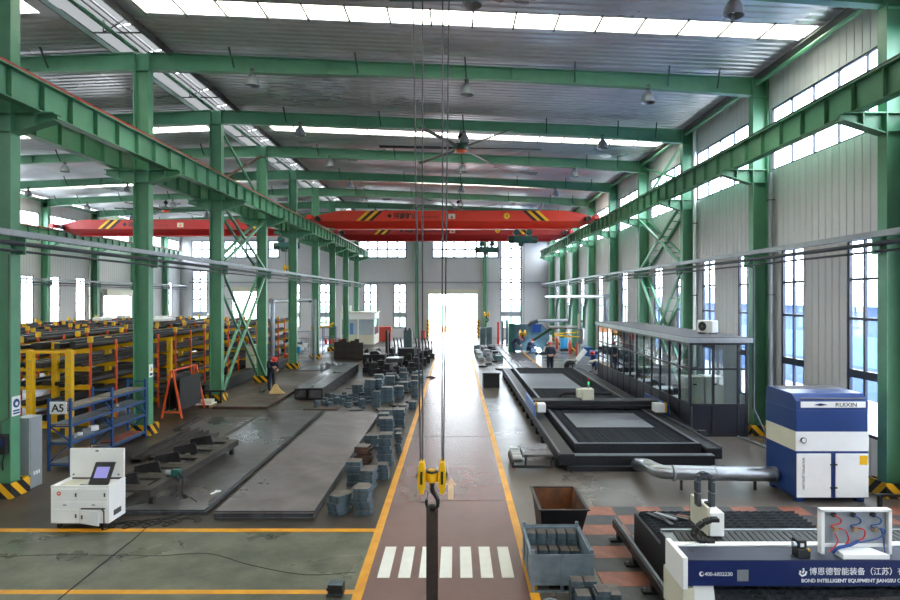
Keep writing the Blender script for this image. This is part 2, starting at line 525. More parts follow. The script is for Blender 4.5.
for k in range(-5, 9):
    y0 = 13.5 + 6*k; y1 = min(y0 + 6, FW)
    h = (y0 + .22, y1 - .22, 8.5, 10.5); holesL.append(h); winL.append((h, 'rib', k))
    if 3 <= k <= 5 or k == 8:
        for s in (-1, 1):
            c = (y0 + 3) + 1.57 * s
            if c + .65 > FW: continue
            h = (c - .62, c + .62, 1.0, 5.95); holesL.append(h); winL.append((h, 'low', k))
doorL = (50.9, 55.2, 0, 4.55); holesL.append(doorL)
wall('wall_left', 'x', LW, -.12, NW, FW, 0, 11.62, holesL, .3, .012)
for h, t, k in winL:
    if t == 'rib': window('x', LW - .06, *h, [h[0] + (h[1]-h[0])*i/5 for i in range(1, 5)], [], False)
    else: window('x', LW - .06, *h, [(h[0]+h[1])/2], [2.5, 3.9, 4.9], False, heavy=(2.5,))
holesF = [(-2.9, 2.36, 0, 4.75), (-10.1, -8.45, 1.0, 5.95), (-6.85, -5.3, 1.0, 5.95), (4.86, 7.26, .9, 10.7),
          (-10.65, -5.3, 8.65, 10.65), (-2.6, 4.74, 8.65, 10.65), (-28.9, -19.2, 8.65, 10.65), (-28.8, -27.0, 1.0, 7.4),
          (-24.3, -20.8, 0, 5.0), (-18.3, -16.9, 1.0, 5.95), (-14.9, -13.4, 1.0, 5.95)]
ztop = lambda x: zr(x)
wall('wall_far', 'y', FW, .15, LW, RW, 0, 11.62, holesF, .32, .012, top=[(LW, 11.62), (RW, 11.62), (RIDGE, 12.6)])
for h in holesF[1:8] + holesF[9:]:
    wdt = h[1] - h[0]; n = max(2, round(wdt / 1.15))
    vc = [2.5, 3.9, 4.9] if h[3] < 6 else ([9.65] if h[2] > 8 else ([2.6, 4.2, 5.3, 6.4] if h[3] < 8 else [2.6, 4.2, 5.3, 6.4, 7.6, 8.8, 9.7]))
    window('y', FW + .07, *h, [h[0] + wdt*i/n for i in range(1, n)], vc, False, fr=.2, m='frame_grey_blue', heavy=(2.5, 2.6))
wall('wall_near', 'y', NW, -.15, LW, RW, 0, 11.62, [], .6, .02, top=[(LW, 11.62), (RW, 11.62), (RIDGE, 12.6)])
# ---- door openings: frames, hazard posts
def doorway(n, axis, plane, u0, u1, h, post=True):
    d = tag(empty('door_%d' % n, (plane, (u0+u1)/2, 0) if axis == 'x' else ((u0+u1)/2, plane, 0)), kind='structure')
    f = MB()
    def bx(mb, a0, a1, b0, b1, e0, e1):
        if axis == 'x': mb.box(plane+e0, plane+e1, a0, a1, b0, b1)
        else: mb.box(a0, a1, plane+e0, plane+e1, b0, b1)
    bx(f, u0-.25, u0, 0, h+.3, -.08, .2); bx(f, u1, u1+.25, 0, h+.3, -.08, .2); bx(f, u0, u1, h, h+.3, -.08, .2)
    f.build('door_frame', 'wall', d)
    b = MB(); s = -1 if axis == 'y' else 1
    bx(b, u0-.1, u1+.1, h+.02, h+.55, *sorted((s*.12, s*.5))); b.build('shutter_box', 'cream', d)
    if post:
        for u in (u0 - .1, u1 + .1):
            p = MB(); bx(p, u-.12, u+.12, 0, 2.0, *sorted((s*.1, s*.3))); p.build('corner_guard', 'hazard', d)
    return d
doorway(1, 'y', FW, -2.9, 2.36, 4.75)
doorway(2, 'y', FW, -24.3, -20.8, 5.0)
doorway(3, 'x', LW, 50.9, 55.2, 4.55, False)
# ---- roof: trough sheets with real ribs running down the slope, translucent strips between
def roof_sheets(x0, x1, y0, y1, mb):
    p = .3; y = y0; prof = []
    while y < y1 - 1e-6:
        for dy, dz in ((0, 0), (.17, 0), (.20, .035), (.27, .035)):
            if y + dy < y1: prof.append((y + dy, dz))
        y += p
    prof.append((y1, 0))
    n = len(prof)
    for x in (x0, x1):
        for yy, dz in prof: mb.v.append((x, yy, zr(x) + dz))
    b = len(mb.v) - 2*n
    for i in range(n-1): mb.f.append((b+i, b+i+1, b+n+i+1, b+n+i)); mb.m.append(0)
    # outer skin
    mb._add([(x0, y0, zr(x0)+.12), (x1, y0, zr(x1)+.12), (x1, y1, zr(x1)+.12), (x0, y1, zr(x0)+.12)], [(0, 1, 2, 3)])
rf = MB()
edges = [NW] + [e for s in SKY for e in (s - .46, s + .46)] + [FW + .1]
VL, VR = -11.15, -9.3                      # ridge vent throat
for i in range(0, len(edges), 2):
    roof_sheets(VR, RW + .1, edges[i], edges[i+1], rf)
    roof_sheets(LW - .1, VL, edges[i], edges[i+1], rf)
for i in range(1, len(edges) - 1, 2):      # closed ends of the strips next to ridge and eaves
    for a, b in ((VR, -8.75), (9.7, RW + .1), (-11.7, VL), (LW - .1, -29.4)):
        rf._add([(a, edges[i], zr(a)), (b, edges[i], zr(b)), (b, edges[i+1], zr(b)), (a, edges[i+1], zr(a))], [(0, 1, 2, 3)])
ceiling = struct('ceiling', rf, 'roof', fixn=False)
sp = None
pw = 18.45 / 16
for s in SKY:
    for side in (1, -1):
        for i in range(16):
            if side > 0: x0 = -8.75 + i*pw
            else: x0 = -11.7 - (i+1)*(17.7/16)
            w = pw if side > 0 else 17.7/16
            q = MB()
            q._add([(x0+.03, s-.44, zr(x0)+.02), (x0+w-.03, s-.44, zr(x0+w)+.02), (x0+w-.03, s+.44, zr(x0+w)+.02), (x0+.03, s+.44, zr(x0)+.02),
                    (x0+.03, s-.44, zr(x0)+.03), (x0+w-.03, s-.44, zr(x0+w)+.03), (x0+w-.03, s+.44, zr(x0+w)+.03), (x0+.03, s+.44, zr(x0)+.03)],
                   [(0,3,2,1),(4,5,6,7),(0,1,5,4),(1,2,6,5),(2,3,7,6),(3,0,4,7)])
            q.build('skylight_panel', 'skylight', ceiling, fixn=False)
            b = MB().bar((x0, s-.5, zr(x0)+.01), (x0, s+.5, zr(x0)+.01), .05, .05)
            b.build('skylight_bar', 'gutter', ceiling, fixn=False)
# ridge vent: kerbs, translucent cheeks, cap, little frames
rv = thing('ridge_vent', 'long translucent ridge ventilator running along the top of the roof', 'ridge vent', (RIDGE, 30, 12.5))
MB().box(VR, VR + .04, NW, FW, 12.28, 12.95).build('kerb', 'gutter', rv)
MB().box(VL - .04, VL, NW, FW, 12.40, 12.56).build('kerb', 'green_dark', rv)
MB().box(VR - .5, VR, NW, FW, 12.93, 12.96).build('fascia_board', 'gutter', rv)
MB()._add([(VL-.04, NW, 12.56), (VL+.35, NW, 13.0), (VL+.35, FW, 13.0), (VL-.04, FW, 12.56)], [(0, 1, 2, 3)]).build('cheek_sheet', 'ridge_sheet', rv, fixn=False)
for x0, x1 in ((VL + .35, RIDGE - .05), (RIDGE - .05, VR - .5)):
    i = NW
    while i < FW - 1:
        MB().quad((x0, i+.03, 13.0), (x1, i+.03, 13.12), (x1, i+1.97, 13.12), (x0, i+1.97, 13.0)).build('cover_sheet', 'ridge_sheet', rv, fixn=False)
        i += 2
for i in range(0, 28):
    y = NW + 1.5 + 3*i
    m = MB().bar((VL, y, 12.6), (VR, y, 12.6), .04).bar((VL+.3, y, 12.6), (VL+.3, y, 13.0), .04).bar((VR-.4, y, 12.6), (VR-.4, y, 13.0), .04)
    m.bar((VL+.3, y, 12.6), (RIDGE, y, 13.05), .03)
    m.build('vent_frame', 'gutter', rv, fixn=False)
for x in (VL + .2, VL + .5, VL + .75, RIDGE + .2, VR - .35, VR - .6):
    MB().box(x-.03, x+.03, NW, FW, 12.9, 12.95).build('batten', 'gutter', rv)
# eave boards and struts
tag(MB().box(RW - .5, RW - .02, NW, FW, 11.535, 11.56).build('eave_gutter', 'gutter'), 'dark gutter board under the right-hand eave', 'gutter')
def strut(x, z, label):
    t = thing('tie_strut', label, 'strut', (x, 30, z))
    ys = [NW, 1.5, 7.5] + COLY + [FW]
    for a, b in zip(ys[:-1], ys[1:]):
        MB().tube([(x, a + .16, z), (x, b - .16, z)], .065, 8).build('tube_length', 'green', t, smooth=True)
strut(9.72, 11.32, 'green tie tube under the right-hand eave along the column tops')
strut(RIDGE - .12, 12.38, 'green tie tube along the ridge over the middle row of columns')
strut(-29.6, 11.32, 'green tie tube under the far left eave')

# ---- outside
tag(MB().box(-120, 120, -40, 190, -.5, -.31).build('ground', 'apron'), kind='structure')
tag(MB().box(-8, 8, FW + .1, 100, -.3, -.005).build('apron', 'apron'), kind='structure')
# ---- steel columns
def column(side, k, y):
    """H section, web across the hall; side 'R', 'M' (middle row), 'L'"""
    x0, x1 = {'R': (9.6, 10.1), 'M': (-10.4, -9.9), 'L': (-29.96, -29.46)}[side]
    row = {'R': 'right-hand wall', 'M': 'middle row', 'L': 'left-hand wall'}[side]
    lab = '%s green steel column of the %s counted from the camera' % (ORD[k], row)
    t = thing('steel_column', lab, 'column', ((x0+x1)/2, y, 0), group='columns of the ' + row)
    top = zr((x0+x1)/2) - .16
    MB().box(x0, x0+.028, y-.15, y+.15, 0, top).build('flange', 'green', t)
    MB().box(x1-.028, x1, y-.15, y+.15, 0, top).build('flange', 'green', t)
    MB().box(x0+.028, x1-.028, y-.012, y+.012, 0, top).build('web', 'green', t)
    for zz in (8.55, 8.15, top - .6):
        MB().box(x0+.028, x1-.028, y-.14, y+.14, zz, zz+.02).build('stiffener', 'green', t)
    brs = {'R': [-1], 'M': [-1, 1], 'L': [1]}[side]
    for s in brs:
        xf = x0 if s < 0 else x1
        b = MB()
        xe = xf + s*.95
        b.prism([(xf, 8.57), (xe, 8.57), (xe, 8.42), (xf, 8.12)], 'y', y-.012, y+.012)
        b.box(min(xf, xe), max(xf, xe), y-.14, y+.14, 8.55, 8.58)
        b._add([(xf, y-.14, 8.10), (xe, y-.14, 8.40), (xe, y+.14, 8.40), (xf, y+.14, 8.10), (xf, y-.14, 8.125), (xe, y-.14, 8.425), (xe, y+.14, 8.425), (xf, y+.14, 8.125)],
               [(0,3,2,1),(4,5,6,7),(0,1,5,4),(1,2,6,5),(2,3,7,6),(3,0,4,7)])
        xm = xf + s*.5
        b.box(xm-.01, xm+.01, y-.13, y+.13, 8.3, 8.56)
        b.build('bracket', 'green', t)
    if side != 'L':
        g = MB()
        a, b2, c, d = x0-.12, min(x1+.12, RW - .03) if side == 'R' else x1+.12, y-.3, y+.3
        g.box(a, b2, c, c+.03, 0, .34); g.box(a, b2, d-.03, d, 0, .34)
        g.box(a, a+.03, c+.03, d-.03, 0, .34)
        if side != 'R': g.box(b2-.03, b2, c+.03, d-.03, 0, .34)
        g.build('base_guard', 'hazard', t)
        MB().box(x0-.08, min(x1+.08, RW-.07), y-.25, y+.25, 0, .05).build('base_plate', 'gutter', t)
    return t
for k, y in enumerate(COLY):
    column('R', k, y); column('M', k, y)
for k, y in enumerate(COLY[4:]):
    column('L', k, y)
# wall posts in the far wall
for i, (x, n) in enumerate(((-4.2, 'left of the far door'), (3.2, 'right of the far door'))):
    tag(MB().box(x-.18, x+.18, FW-.5, FW-.02, 0, zr(x)-.1).build('wall_post', 'green'), 'green steel post standing in the far wall ' + n, 'post')
# ---- rafters
def rafter(k, y, side):
    s = 1 if side == 'R' else -1
    lab = '%s green roof beam counted from the camera, over the %s bay' % (ORD[k], 'main' if s > 0 else 'left-hand')
    T = [.25, 4, 8, 12, 16, 19.75]
    dep = [.56, .48, .42, .40, .44, .56]
    t = thing('roof_beam', lab, 'beam', (RIDGE, y, 11.5), group='roof beams')
    X = [RIDGE + s*a for a in T]
    zt = [zr(x) - .15 for x in X]; zb = [a - d for a, d in zip(zt, dep)]
    MB().prism([(x, z) for x, z in zip(X, zt)] + [(x, z) for x, z in reversed(list(zip(X, zb)))], 'y', y-.012, y+.012).build('web', 'green', t)
    for zz, nm in ((zt, 'top_flange'), (zb, 'bottom_flange')):
        f = MB()
        for i in range(len(X)-1): f.bar((X[i], y, zz[i]), (X[i+1], y, zz[i+1]), .24, .024)
        f.build(nm, 'green', t)
    for a in (3, 7, 10.5, 14, 17, 18.6):
        x = RIDGE + s*a; z = zr(x)
        MB().bar((x, y-.13, z-.55), (x - .05, y-.45, z), .045).build('fly_brace', 'green_dark', t)
    for a in (6, 12):
        x = RIDGE + s*a; z = zr(x)
        MB().box(x-.008, x+.008, y-.12, y+.12, z-.55, z-.17).build('stiffener', 'green', t)
    return t
for k, y in enumerate(COLY):
    rafter(k, y, 'R'); rafter(k, y, 'L')
# ---- crane runway beams with rail
def runway(x, label, red):
    t = thing('runway_beam', label, 'crane beam', (x, 30, 8.6), group='crane runway beams')
    y0, y1 = NW + .1, 63.4
    MB().box(x-.15, x+.15, y0, y1, 9.24, 9.27).build('top_flange', 'green', t)
    MB().box(x-.13, x+.13, y0, y1, 8.59, 8.615).build('bottom_flange', 'green', t)
    MB().box(x-.012, x+.012, y0, y1, 8.615, 9.24).build('web', 'green', t)
    src = None
    y = y0 + .4
    while y < y1:
        if y > 7:
            if src is None:
                src = MB().box(-.12, .12, -.008, .008, 8.62-8.6, 9.235-8.6).build('stiffener', 'green'); src.parent = t; src.location = (0, y-30, 0)
            else:
                o = inst(src, 'stiffener', (0, y-30, 0), 0, t)
        y += 1.0
    MB().box(x-.06, x+.06, y0, y1, 9.27, 9.37).build('rail', 'rail_red' if red else 'dark_steel', t)
runway(9.02, 'green crane runway beam on brackets along the right-hand wall', False)
runway(-9.36, 'green crane runway beam with red rail on the main bay side of the middle columns', True)
runway(-10.94, 'green crane runway beam on the left bay side of the middle columns', False)
runway(-28.9, 'green crane runway beam along the far left wall', True)
# ---- laced cross bracing
def lace(x, ya, yb, z0, z1, z2, z3, label):
    t = thing('cross_brace', label, 'bracing', (x, ya, 0), group='laced cross braces')
    for lo, hi in ((z0, z1), (z2, z3)):
        for a, b in ((ya, yb), (yb, ya)):
            lc = MB()
            for s in (-.2, .2):
                MB().bar((x+s, a, lo), (x+s, b, hi), .1, .1).build('chord', 'green', t, fixn=False)
            for i in range(1, 9):
                f = i/9; lc.bar((x-.2, a+(b-a)*f, lo+(hi-lo)*f), (x+.2, a+(b-a)*f, lo+(hi-lo)*f), .035)
            tag(lc.build('lacing', 'green', t, fixn=False), kind='stuff')
lace(9.85, 25.7, 31.3, .4, 5.5, 5.9, 8.4, 'green laced cross bracing between two columns above the glass cabin')
lace(-10.15, 25.7, 31.3, .4, 5.5, 5.9, 8.4, 'green laced cross bracing between the third and fourth middle columns')
t = thing('roof_tie', 'thin green diagonal ties above the runway between third and fourth middle columns', 'bracing', (RIDGE, 25.7, 9.4))
MB().bar((RIDGE, 25.7, 11.8), (RIDGE, 31.3, 9.4), .09).build('tie_bar', 'green', t)
MB().bar((RIDGE, 25.7, 9.4), (RIDGE, 31.3, 11.8), .09).build('tie_bar', 'rust_dark', t)
t = thing('roof_tie', 'thin green diagonal tie above the runway on the right-hand wall', 'bracing', (9.85, 25.7, 9.4))
MB().bar((9.85, 25.7, 9.4), (9.85, 31.3, 11.2), .09).build('tie_bar', 'green', t)
MB().bar((9.85, 25.7, 11.2), (9.85, 31.3, 9.4), .09).build('tie_bar', 'green', t)
# ---- cable trays with pipes along the columns
def tray(x, s, label, ys, z=5.92):
    t = thing('cable_tray', label, 'cable tray', (x, 30, z - .2))
    y0, y1 = NW + .1, FW - .2
    MB().box(x-.09, x+.09, y0, y1, z-.13, z).build('tray', 'galv_dull', t)
    MB().tube([(x, y0, z-.28), (x, y1, z-.28)], .055, 8).build('pipe', 'pipe_dark', t, smooth=True)
    MB().tube([(x+.02*s, y0, z-.45), (x+.02*s, y1, z-.45)], .03, 8).build('pipe', 'pipe_dark', t, smooth=True)
    for y in ys:
        MB().box(min(x-.05*s, x+.17*s), max(x-.05*s, x+.17*s), y-.012, y+.012, z-.52, z-.13).build('hanger', 'green', t)
tray(9.42, 1, 'grey cable tray with two dark pipes along the right-hand columns', COLY)
tray(-9.72, -1, 'grey cable tray with two dark pipes along the middle columns', COLY)
tray(-29.28, -1, 'pale cable tray running along the far left wall', COLY[4:], 5.75)
tag(MB().box(-29, 9.3, FW-.22, FW-.05, 5.95, 6.12).build('wall_conduit', 'grey_paint'), 'pale grey conduit running across the far wall', 'conduit')

for x, y, z1, m, lab in ((9.98, 25.05, 11.4, 'white', 'white rain pipe on the right-hand wall beside the third column'), (9.98, 19.0, 8.4, 'galv_dull', 'grey rain pipe on the right-hand wall beside the second column'), (-29.8, 48.9, 11.3, 'cream', 'pale rain pipe on the far left wall')):
    t = thing('rain_pipe', lab, 'pipe', (x, y, 0))
    MB().tube([(x, y, .02), (x, y, z1)], .07, 10).build('pipe', m, t, smooth=True)
    for z in (1.5, 4.5, 7.5): MB().box(x-.09, x+.09, y-.09, y+.09, z, z+.04).build('pipe_clip', 'gutter', t)

MB().tube(spline([(-7.9, 10.25, .004), (-6.8, 10.35, .004), (-5.2, 10.3, .004), (-4.3, 10.4, .004), (-3.4, 9.95, .004), (-2.4, 9.6, .004), (-1.6, 9.7, .004)], 4), .008, 5).build('floor_crack', 'black', floor)

# ================================================================== OVERHEAD
# ---- high bay lamps
def make_lamp():
    t = thing('high_bay_lamp', 'lamp', 'lamp', (0, 0, 0), group='bell lamps under the roof beams')
    MB().lathe([(.05, .42), (.07, .37), (.13, .33), (.19, .22), (.225, .06), (.235, 0), (.22, 0), (.17, .2), (.08, .3)], n=18).build('shade', 'galv_dull', t, smooth=True)
    MB().lathe([(.05, .40), (.075, .42), (.075, .56), (.03, .6)], n=12).build('ballast', 'gutter', t, smooth=True)
    MB().tube([(0, 0, .58), (0, 0, .95)], .012, 6).build('rod', 'gutter', t)
    MB().lathe([(.03, .30), (.055, .2), (.05, .12), (.02, .08)], n=10).build('bulb', 'white', t, smooth=True)
    return t
lamp0 = None
for k, y in enumerate(COLY):
    for j, x in enumerate((-6.6, .37, 6.25, -13.9, -20.5, -26.7)):
        pos = ['left lamp', 'middle lamp', 'right lamp', 'right lamp', 'middle lamp', 'left lamp'][j]
        lab = 'grey bell-shaped high bay lamp, %s under the %s roof beam of the %s bay' % (pos, ORD[k], 'main' if j < 3 else 'left-hand')
        z = zr(x) - .15 - .5 - .42
        if lamp0 is None:
            lamp0 = make_lamp(); lamp0['label'] = lab; lamp0.location = (x, y, z)
        else: copy_tree(lamp0, (x, y, z), label=lab)
# ---- big six-blade ceiling fans
def fan(x, y, z, rz, label):
    t = thing('ceiling_fan', label, 'fan', (x, y, z), group='large six-blade ceiling fans')
    MB().tube([(x, y, z+.1), (x, y, z+.75)], .05, 8).build('rod', 'gutter', t)
    MB().lathe([(.08, .62), (.16, .5), (.1, .38)], (x, y, z), 12).build('canopy', 'black', t, smooth=True)
    MB().lathe([(.05, .2), (.3, .16), (.34, .05), (.3, -.06), (.1, -.1)], (x, y, z), 16).build('motor', 'green_dark', t, smooth=True)
    MB().lathe([(.05, -.09), (.24, -.1), (.2, -.2), (.05, -.22)], (x, y, z), 14).build('hub_cover', 'orange', t, smooth=True)
    for i in range(6):
        a = rz + math.pi/3*i
        d = Vector((math.cos(a), math.sin(a), 0)); p = Vector((x, y, z))
        MB().bar(p + d*.3, p + d*3.45, .17, .035, up=(.2*d.y, -.2*d.x, 1)).build('blade', 'black', t)
    return t
fan(.23, 25.5, 10.78, R(4), 'large dark six-blade ceiling fan hanging in the middle of the main bay')
fan(.2, 43.5, 10.8, R(20), 'large dark six-blade ceiling fan just above the front red crane')
fan(-21, 43.5, 10.8, R(10), 'large dark six-blade ceiling fan over the left-hand bay')
# ---- bridge cranes
def crane(xa, xb, y, label, number, sub, mcol):
    """box girder between rails at xa and xb; front web at y"""
    t = thing('bridge_crane', label, 'bridge crane', ((xa+xb)/2, y+.5, 8.95), group='red bridge cranes')
    secs = []
    def sec(x, zt, zm, zb): return [(x, y, zt), (x, y, zm), (x, y+.46, zb), (x, y+.58, zb), (x, y+1.04, zm), (x, y+1.04, zt)]
    for x, zt, zm, zb in ((xa+.25, 9.72, 9.40, 9.3), (xa+.9, 9.88, 9.39, 9.0), (xa+1.9, 10.07, 9.39, 8.95), (xb-1.9, 10.07, 9.39, 8.95), (xb-.9, 9.88, 9.39, 9.0), (xb-.25, 9.72, 9.40, 9.3)):
        secs.append(sec(x, zt, zm, zb))
    MB().loft(secs).build('girder', mcol, t)
    MB().box(xa+1.4, xb-1.4, y+.25, y+.79, 8.90, 8.95).build('bottom_flange', mcol, t)
    for x in (xa, xb):
        MB().box(x-.16, x+.16, y-.75, y+1.8, 9.42, 9.70).build('end_carriage', mcol, t, bevel=.02)
        for yy in (y-.55, y+1.6):
            MB().lathe([(.13, -.05), (.13, .05)], (x, yy, 9.505), 14, 'x').build('wheel', 'dark_steel', t)
        s = 1 if x == xa else -1
        MB().lathe([(.16, -.4), (.16, -.02)], (x+s*.45, y, 9.5), 12, 'y').build('drive_motor', 'black', t)
    for s, xo in ((1, xa+2.9), (-1, xb-2.9)):
        for i in range(4):
            a = xo + s*i*.27
            MB()._add([(a, y-.004, 9.41), (a+.24*s, y-.004, 9.41), (a+s*.95, y-.004, 10.05), (a+s*.71, y-.004, 10.05)], [(0, 1, 2, 3)]).build('hazard_stripe', 'yellow' if i % 2 == 0 else 'black', t, fixn=False)
    cx = (xa+xb)/2
    MB()._add([(cx-4.28, y-.003, 9.72), (cx-4.12, y-.003, 9.56), (cx-3.96, y-.003, 9.72), (cx-4.12, y-.003, 9.88)], [(0, 1, 2, 3)]).build('emblem', 'black', t, fixn=False)
    text('河南矿山', .40, 'black', (cx-3.88, y-.006, 9.57), (R(90), 0, 0), t, bold=.012)
    text(sub, .13, 'black', (cx-2.2, y-.006, 9.6), (R(90), 0, 0), t)
    MB().box(cx-.3, cx+.15, y-.01, y, 9.52, 9.85).build('rating_plate', 'cream', t)
    MB().prism([(cx-.17, 9.58), (cx+.03, 9.58), (cx-.07, 9.78)], 'y', y-.016, y-.01).build('plate_mark', 'orange', t)
    nx = cx + (3.5 if xa > -20 else 5.3)
    MB().lathe([(.2, -.008), (.2, 0)], (nx, y, 9.72), 20, 'y').build('number_disc', 'yellow', t)
    text(number, .3, 'black', (nx, y-.012, 9.62), (R(90), 0, 0), t, align='CENTER')
    return t
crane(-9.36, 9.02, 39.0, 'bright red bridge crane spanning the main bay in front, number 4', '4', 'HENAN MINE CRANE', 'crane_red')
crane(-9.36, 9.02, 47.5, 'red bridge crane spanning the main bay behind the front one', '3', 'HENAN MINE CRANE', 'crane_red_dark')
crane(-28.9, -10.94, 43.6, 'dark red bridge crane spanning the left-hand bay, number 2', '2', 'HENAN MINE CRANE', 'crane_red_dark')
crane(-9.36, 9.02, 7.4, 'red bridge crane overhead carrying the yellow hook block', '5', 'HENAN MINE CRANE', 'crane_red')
def hoist(x, y, label, hook_z, hlab):
    t = thing('crane_hoist', label, 'hoist', (x, y, 8.2), group='green crane hoists')
    MB().box(x-.55, x+.55, y-.3, y+.3, 8.05, 8.45).build('hoist_body', 'teal', t, bevel=.03)
    MB().lathe([(.2, -.95), (.24, -.9), (.24, .9), (.2, .95)], (x, y-.05, 8.22), 14, 'x').build('rope_drum', 'green_dark', t, smooth=True)
    for s in (-.42, .42):
        MB().lathe([(.2, -.3), (.2, .3)], (x+s, y, 8.68), 16, 'y').build('trolley_wheel', 'teal', t, smooth=True)
        MB().box(x+s-.05, x+s+.05, y-.2, y+.2, 8.4, 8.68).build('hanger', 'green_dark', t)
    MB().lathe([(.17, -.25), (.17, .25)], (x-.15, y-.2, 7.92), 14, 'y').build('motor', 'green_dark', t)
    h = thing('hook_block', hlab, 'hook', (x, y, hook_z), group='small yellow hook blocks')
    for s in (-.1, .1):
        MB().tube([(x+s, y, 8.06), (x+s*.8, y, hook_z+.45)], .014, 6).build('wire_rope', 'rope', h)
    for s in (-1, 1):
        MB().lathe([(.2, -.06), (.24, -.03), (.24, .03), (.2, .06)], (x+s*.16, y, hook_z+.3), 14, 'x').build('sheave_cover', 'yellow', h, smooth=True)
    MB().box(x-.12, x+.12, y-.08, y+.08, hook_z+.2, hook_z+.36).build('crosshead', 'yellow', h)
    pts = [(x, y, hook_z+.22), (x, y, hook_z)] + [(x + .13*math.sin(a), y, hook_z - .13 + .13*math.cos(a)) for a in [R(30*i) for i in range(1, 9)]]
    MB().tube(pts, .04, 8).build('hook', 'dark_steel', h, smooth=True)
    return t
hoist(4.42, 39.52, 'green hoist under the front red crane', 1.75, 'yellow hook block hanging from the front red crane before the welders')
hoist(2.5, 48.02, 'green hoist under the rear main bay crane', 2.75, 'yellow hook block hanging from the rear crane right of the far door')
hoist(-12.4, 44.12, 'green hoist under the dark red left bay crane', 6.3, 'yellow hook block high up under the left bay crane')
# ---- foreground hook block on four ropes
hy = 8.0
hx = (432 - 455.5) * hy / 600
H = thing('hook_block', 'large yellow twin-sheave hook block hanging over the red aisle in the foreground', 'hook', (hx, hy, 1.9))
def px(p, q): return ((p - 455.5) * hy / 600, hy, 4.45 - (q - 297) * hy / 600)
for s in (-1, 1):
    cx_ = hx + s * .136
    poly = []
    for zz, w in ((2.27, .028), (2.2, .04), (2.05, .055), (1.95, .05), (1.87, .03), (1.845, .022)):
        poly.append((zz, w))
    pl = [(cx_ + w, z) for z, w in poly] + [(cx_ - w, z) for z, w in reversed(poly)]
    MB().prism(pl, 'y', hy - .10, hy + .10).build('sheave_case', 'yellow', H, bevel=.012)
    MB().box(cx_ - .016, cx_ + .016, hy - .106, hy - .098, 1.98, 2.15).build('sheave_slot', 'black', H)
    MB().lathe([(.05, -.012), (.05, .012)], (cx_ + s*.06, hy, 2.06), 12, 'x').build('pin_cap', 'dark_steel', H)
MB().lathe([(.02, 2.155), (.05, 2.15), (.055, 2.12), (.085, 2.11), (.09, 2.06), (.088, 2.0), (.06, 1.985)], (hx, hy, 0), 18).build('crosshead', 'yellow', H, smooth=True)
MB().lathe([(.075, 2.112), (.082, 2.12), (.08, 2.135), (.06, 2.14)], (hx, hy, 0), 18).build('bearing_ring', 'black', H, smooth=True)
hook = MB()
pts = [(hx, hy, 1.99), (hx, hy, 1.90), (hx + .01, hy, 1.86), (hx + .05, hy, 1.80), (hx + .078, hy, 1.74), (hx + .075, hy, 1.67), (hx + .04, hy, 1.62), (hx - .01, hy, 1.61), (hx - .055, hy, 1.64), (hx - .078, hy, 1.70), (hx - .072, hy, 1.75)]
hook.tube(pts, .036, 10, .022)
hook.build('hook', 'black_gloss', H, smooth=True)
MB().bar((hx - .075, hy, 1.72), (hx - .045, hy, 1.87), .02, .03).build('safety_latch', 'galv_dull', H)
for a, b in (((413, 0), (420.5, 466)), ((422.5, 0), (422.6, 466)), ((442.7, 0), (442, 466)), ((449, 0), (443.5, 466))):
    p0, p1 = Vector(px(*a)), Vector(px(*b))
    d = (p0 - p1); k = (8.9 - p1.z) / d.z
    MB().tube([p1, p1 + d*k], .0095, 6).build('wire_rope', 'rope', H)
sl = thing('lifting_strap', 'long dark brown webbing strap hanging from the foreground hook', 'strap', (hx, hy, .05))
sg = MB()
for i in range(24):
    z1 = 1.64 - i * (1.58/24); z0 = z1 - 1.58/24
    w = .078; dx = 0
    sg.box(hx + .002 - w + dx, hx + .002 + w + dx, hy - .02, hy + .02, z0, z1)
sg.build('webbing', 'strap', sl)
MB().tube([(hx-.05, hy, 1.58), (hx-.04, hy, 1.655), (hx+.005, hy, 1.672), (hx+.05, hy, 1.655), (hx+.055, hy, 1.58)], .03, 8).build('eye', 'strap', sl)
# travelling bridge hoist body above the frame, carrying the ropes
hb = thing('crane_hoist', 'green hoist on the overhead crane above the foreground hook', 'hoist', (hx, 7.9, 8.75), group='green crane hoists')
MB().box(hx-.6, hx+.6, 7.6, 8.25, 8.5, 8.88).build('hoist_body', 'teal', hb, bevel=.03)

# ================================================================== LEFT SIDE
def plate_mesh(poly, th, mats, name='steel_plate'):
    n = len(poly); mb = MB()
    mb._add([(u, v, 0) for u, v in poly] + [(u, v, th) for u, v in poly], [tuple(reversed(range(n)))] + [(i, (i+1) % n, n+(i+1) % n, n+i) for i in range(n)])
    mb.mi(1)._add([(u, v, th) for u, v in poly], [tuple(range(n))])
    return mb.build(name, mats, fixn=False)
def rect(w, d): return [(-w/2, -d/2), (w/2, -d/2), (w/2, d/2), (-w/2, d/2)]
PROT = {}
TOPS = ['first', 'second', 'third', 'fourth', 'fifth', 'sixth', 'seventh', 'eighth']
def stack(cx, cy, w, d, n, th, label, group='cut steel plates stacked beside the aisle', z0=0, jit=.028, rz=0, mats=('blue_steel', 'blue_steel_top'), poly=None, gap=.004, name='steel_plate', cat='steel plate', rj=.05):
    key = (round(w, 3), round(d, 3), round(th, 3), mats, str(poly), name)
    z = z0
    for i in range(n):
        if key not in PROT:
            o = plate_mesh(poly or rect(w, d), th, mats, name); PROT[key] = o
        else:
            o = inst(PROT[key], name)
        o.location = (cx + random.uniform(-jit, jit), cy + random.uniform(-jit, jit), z)
        o.rotation_euler = (0, 0, rz + random.uniform(-rj, rj))
        if w < 1 and i % 2: o.scale = (.93, .95, 1)
        k = n - 1 - i
        pre = '' if n == 1 else ('topmost ' if k == 0 else ('bottom ' if i == 0 else TOPS[k] + ' from top, '))
        tag(o, pre + label, cat, group); z += th + gap
    return z
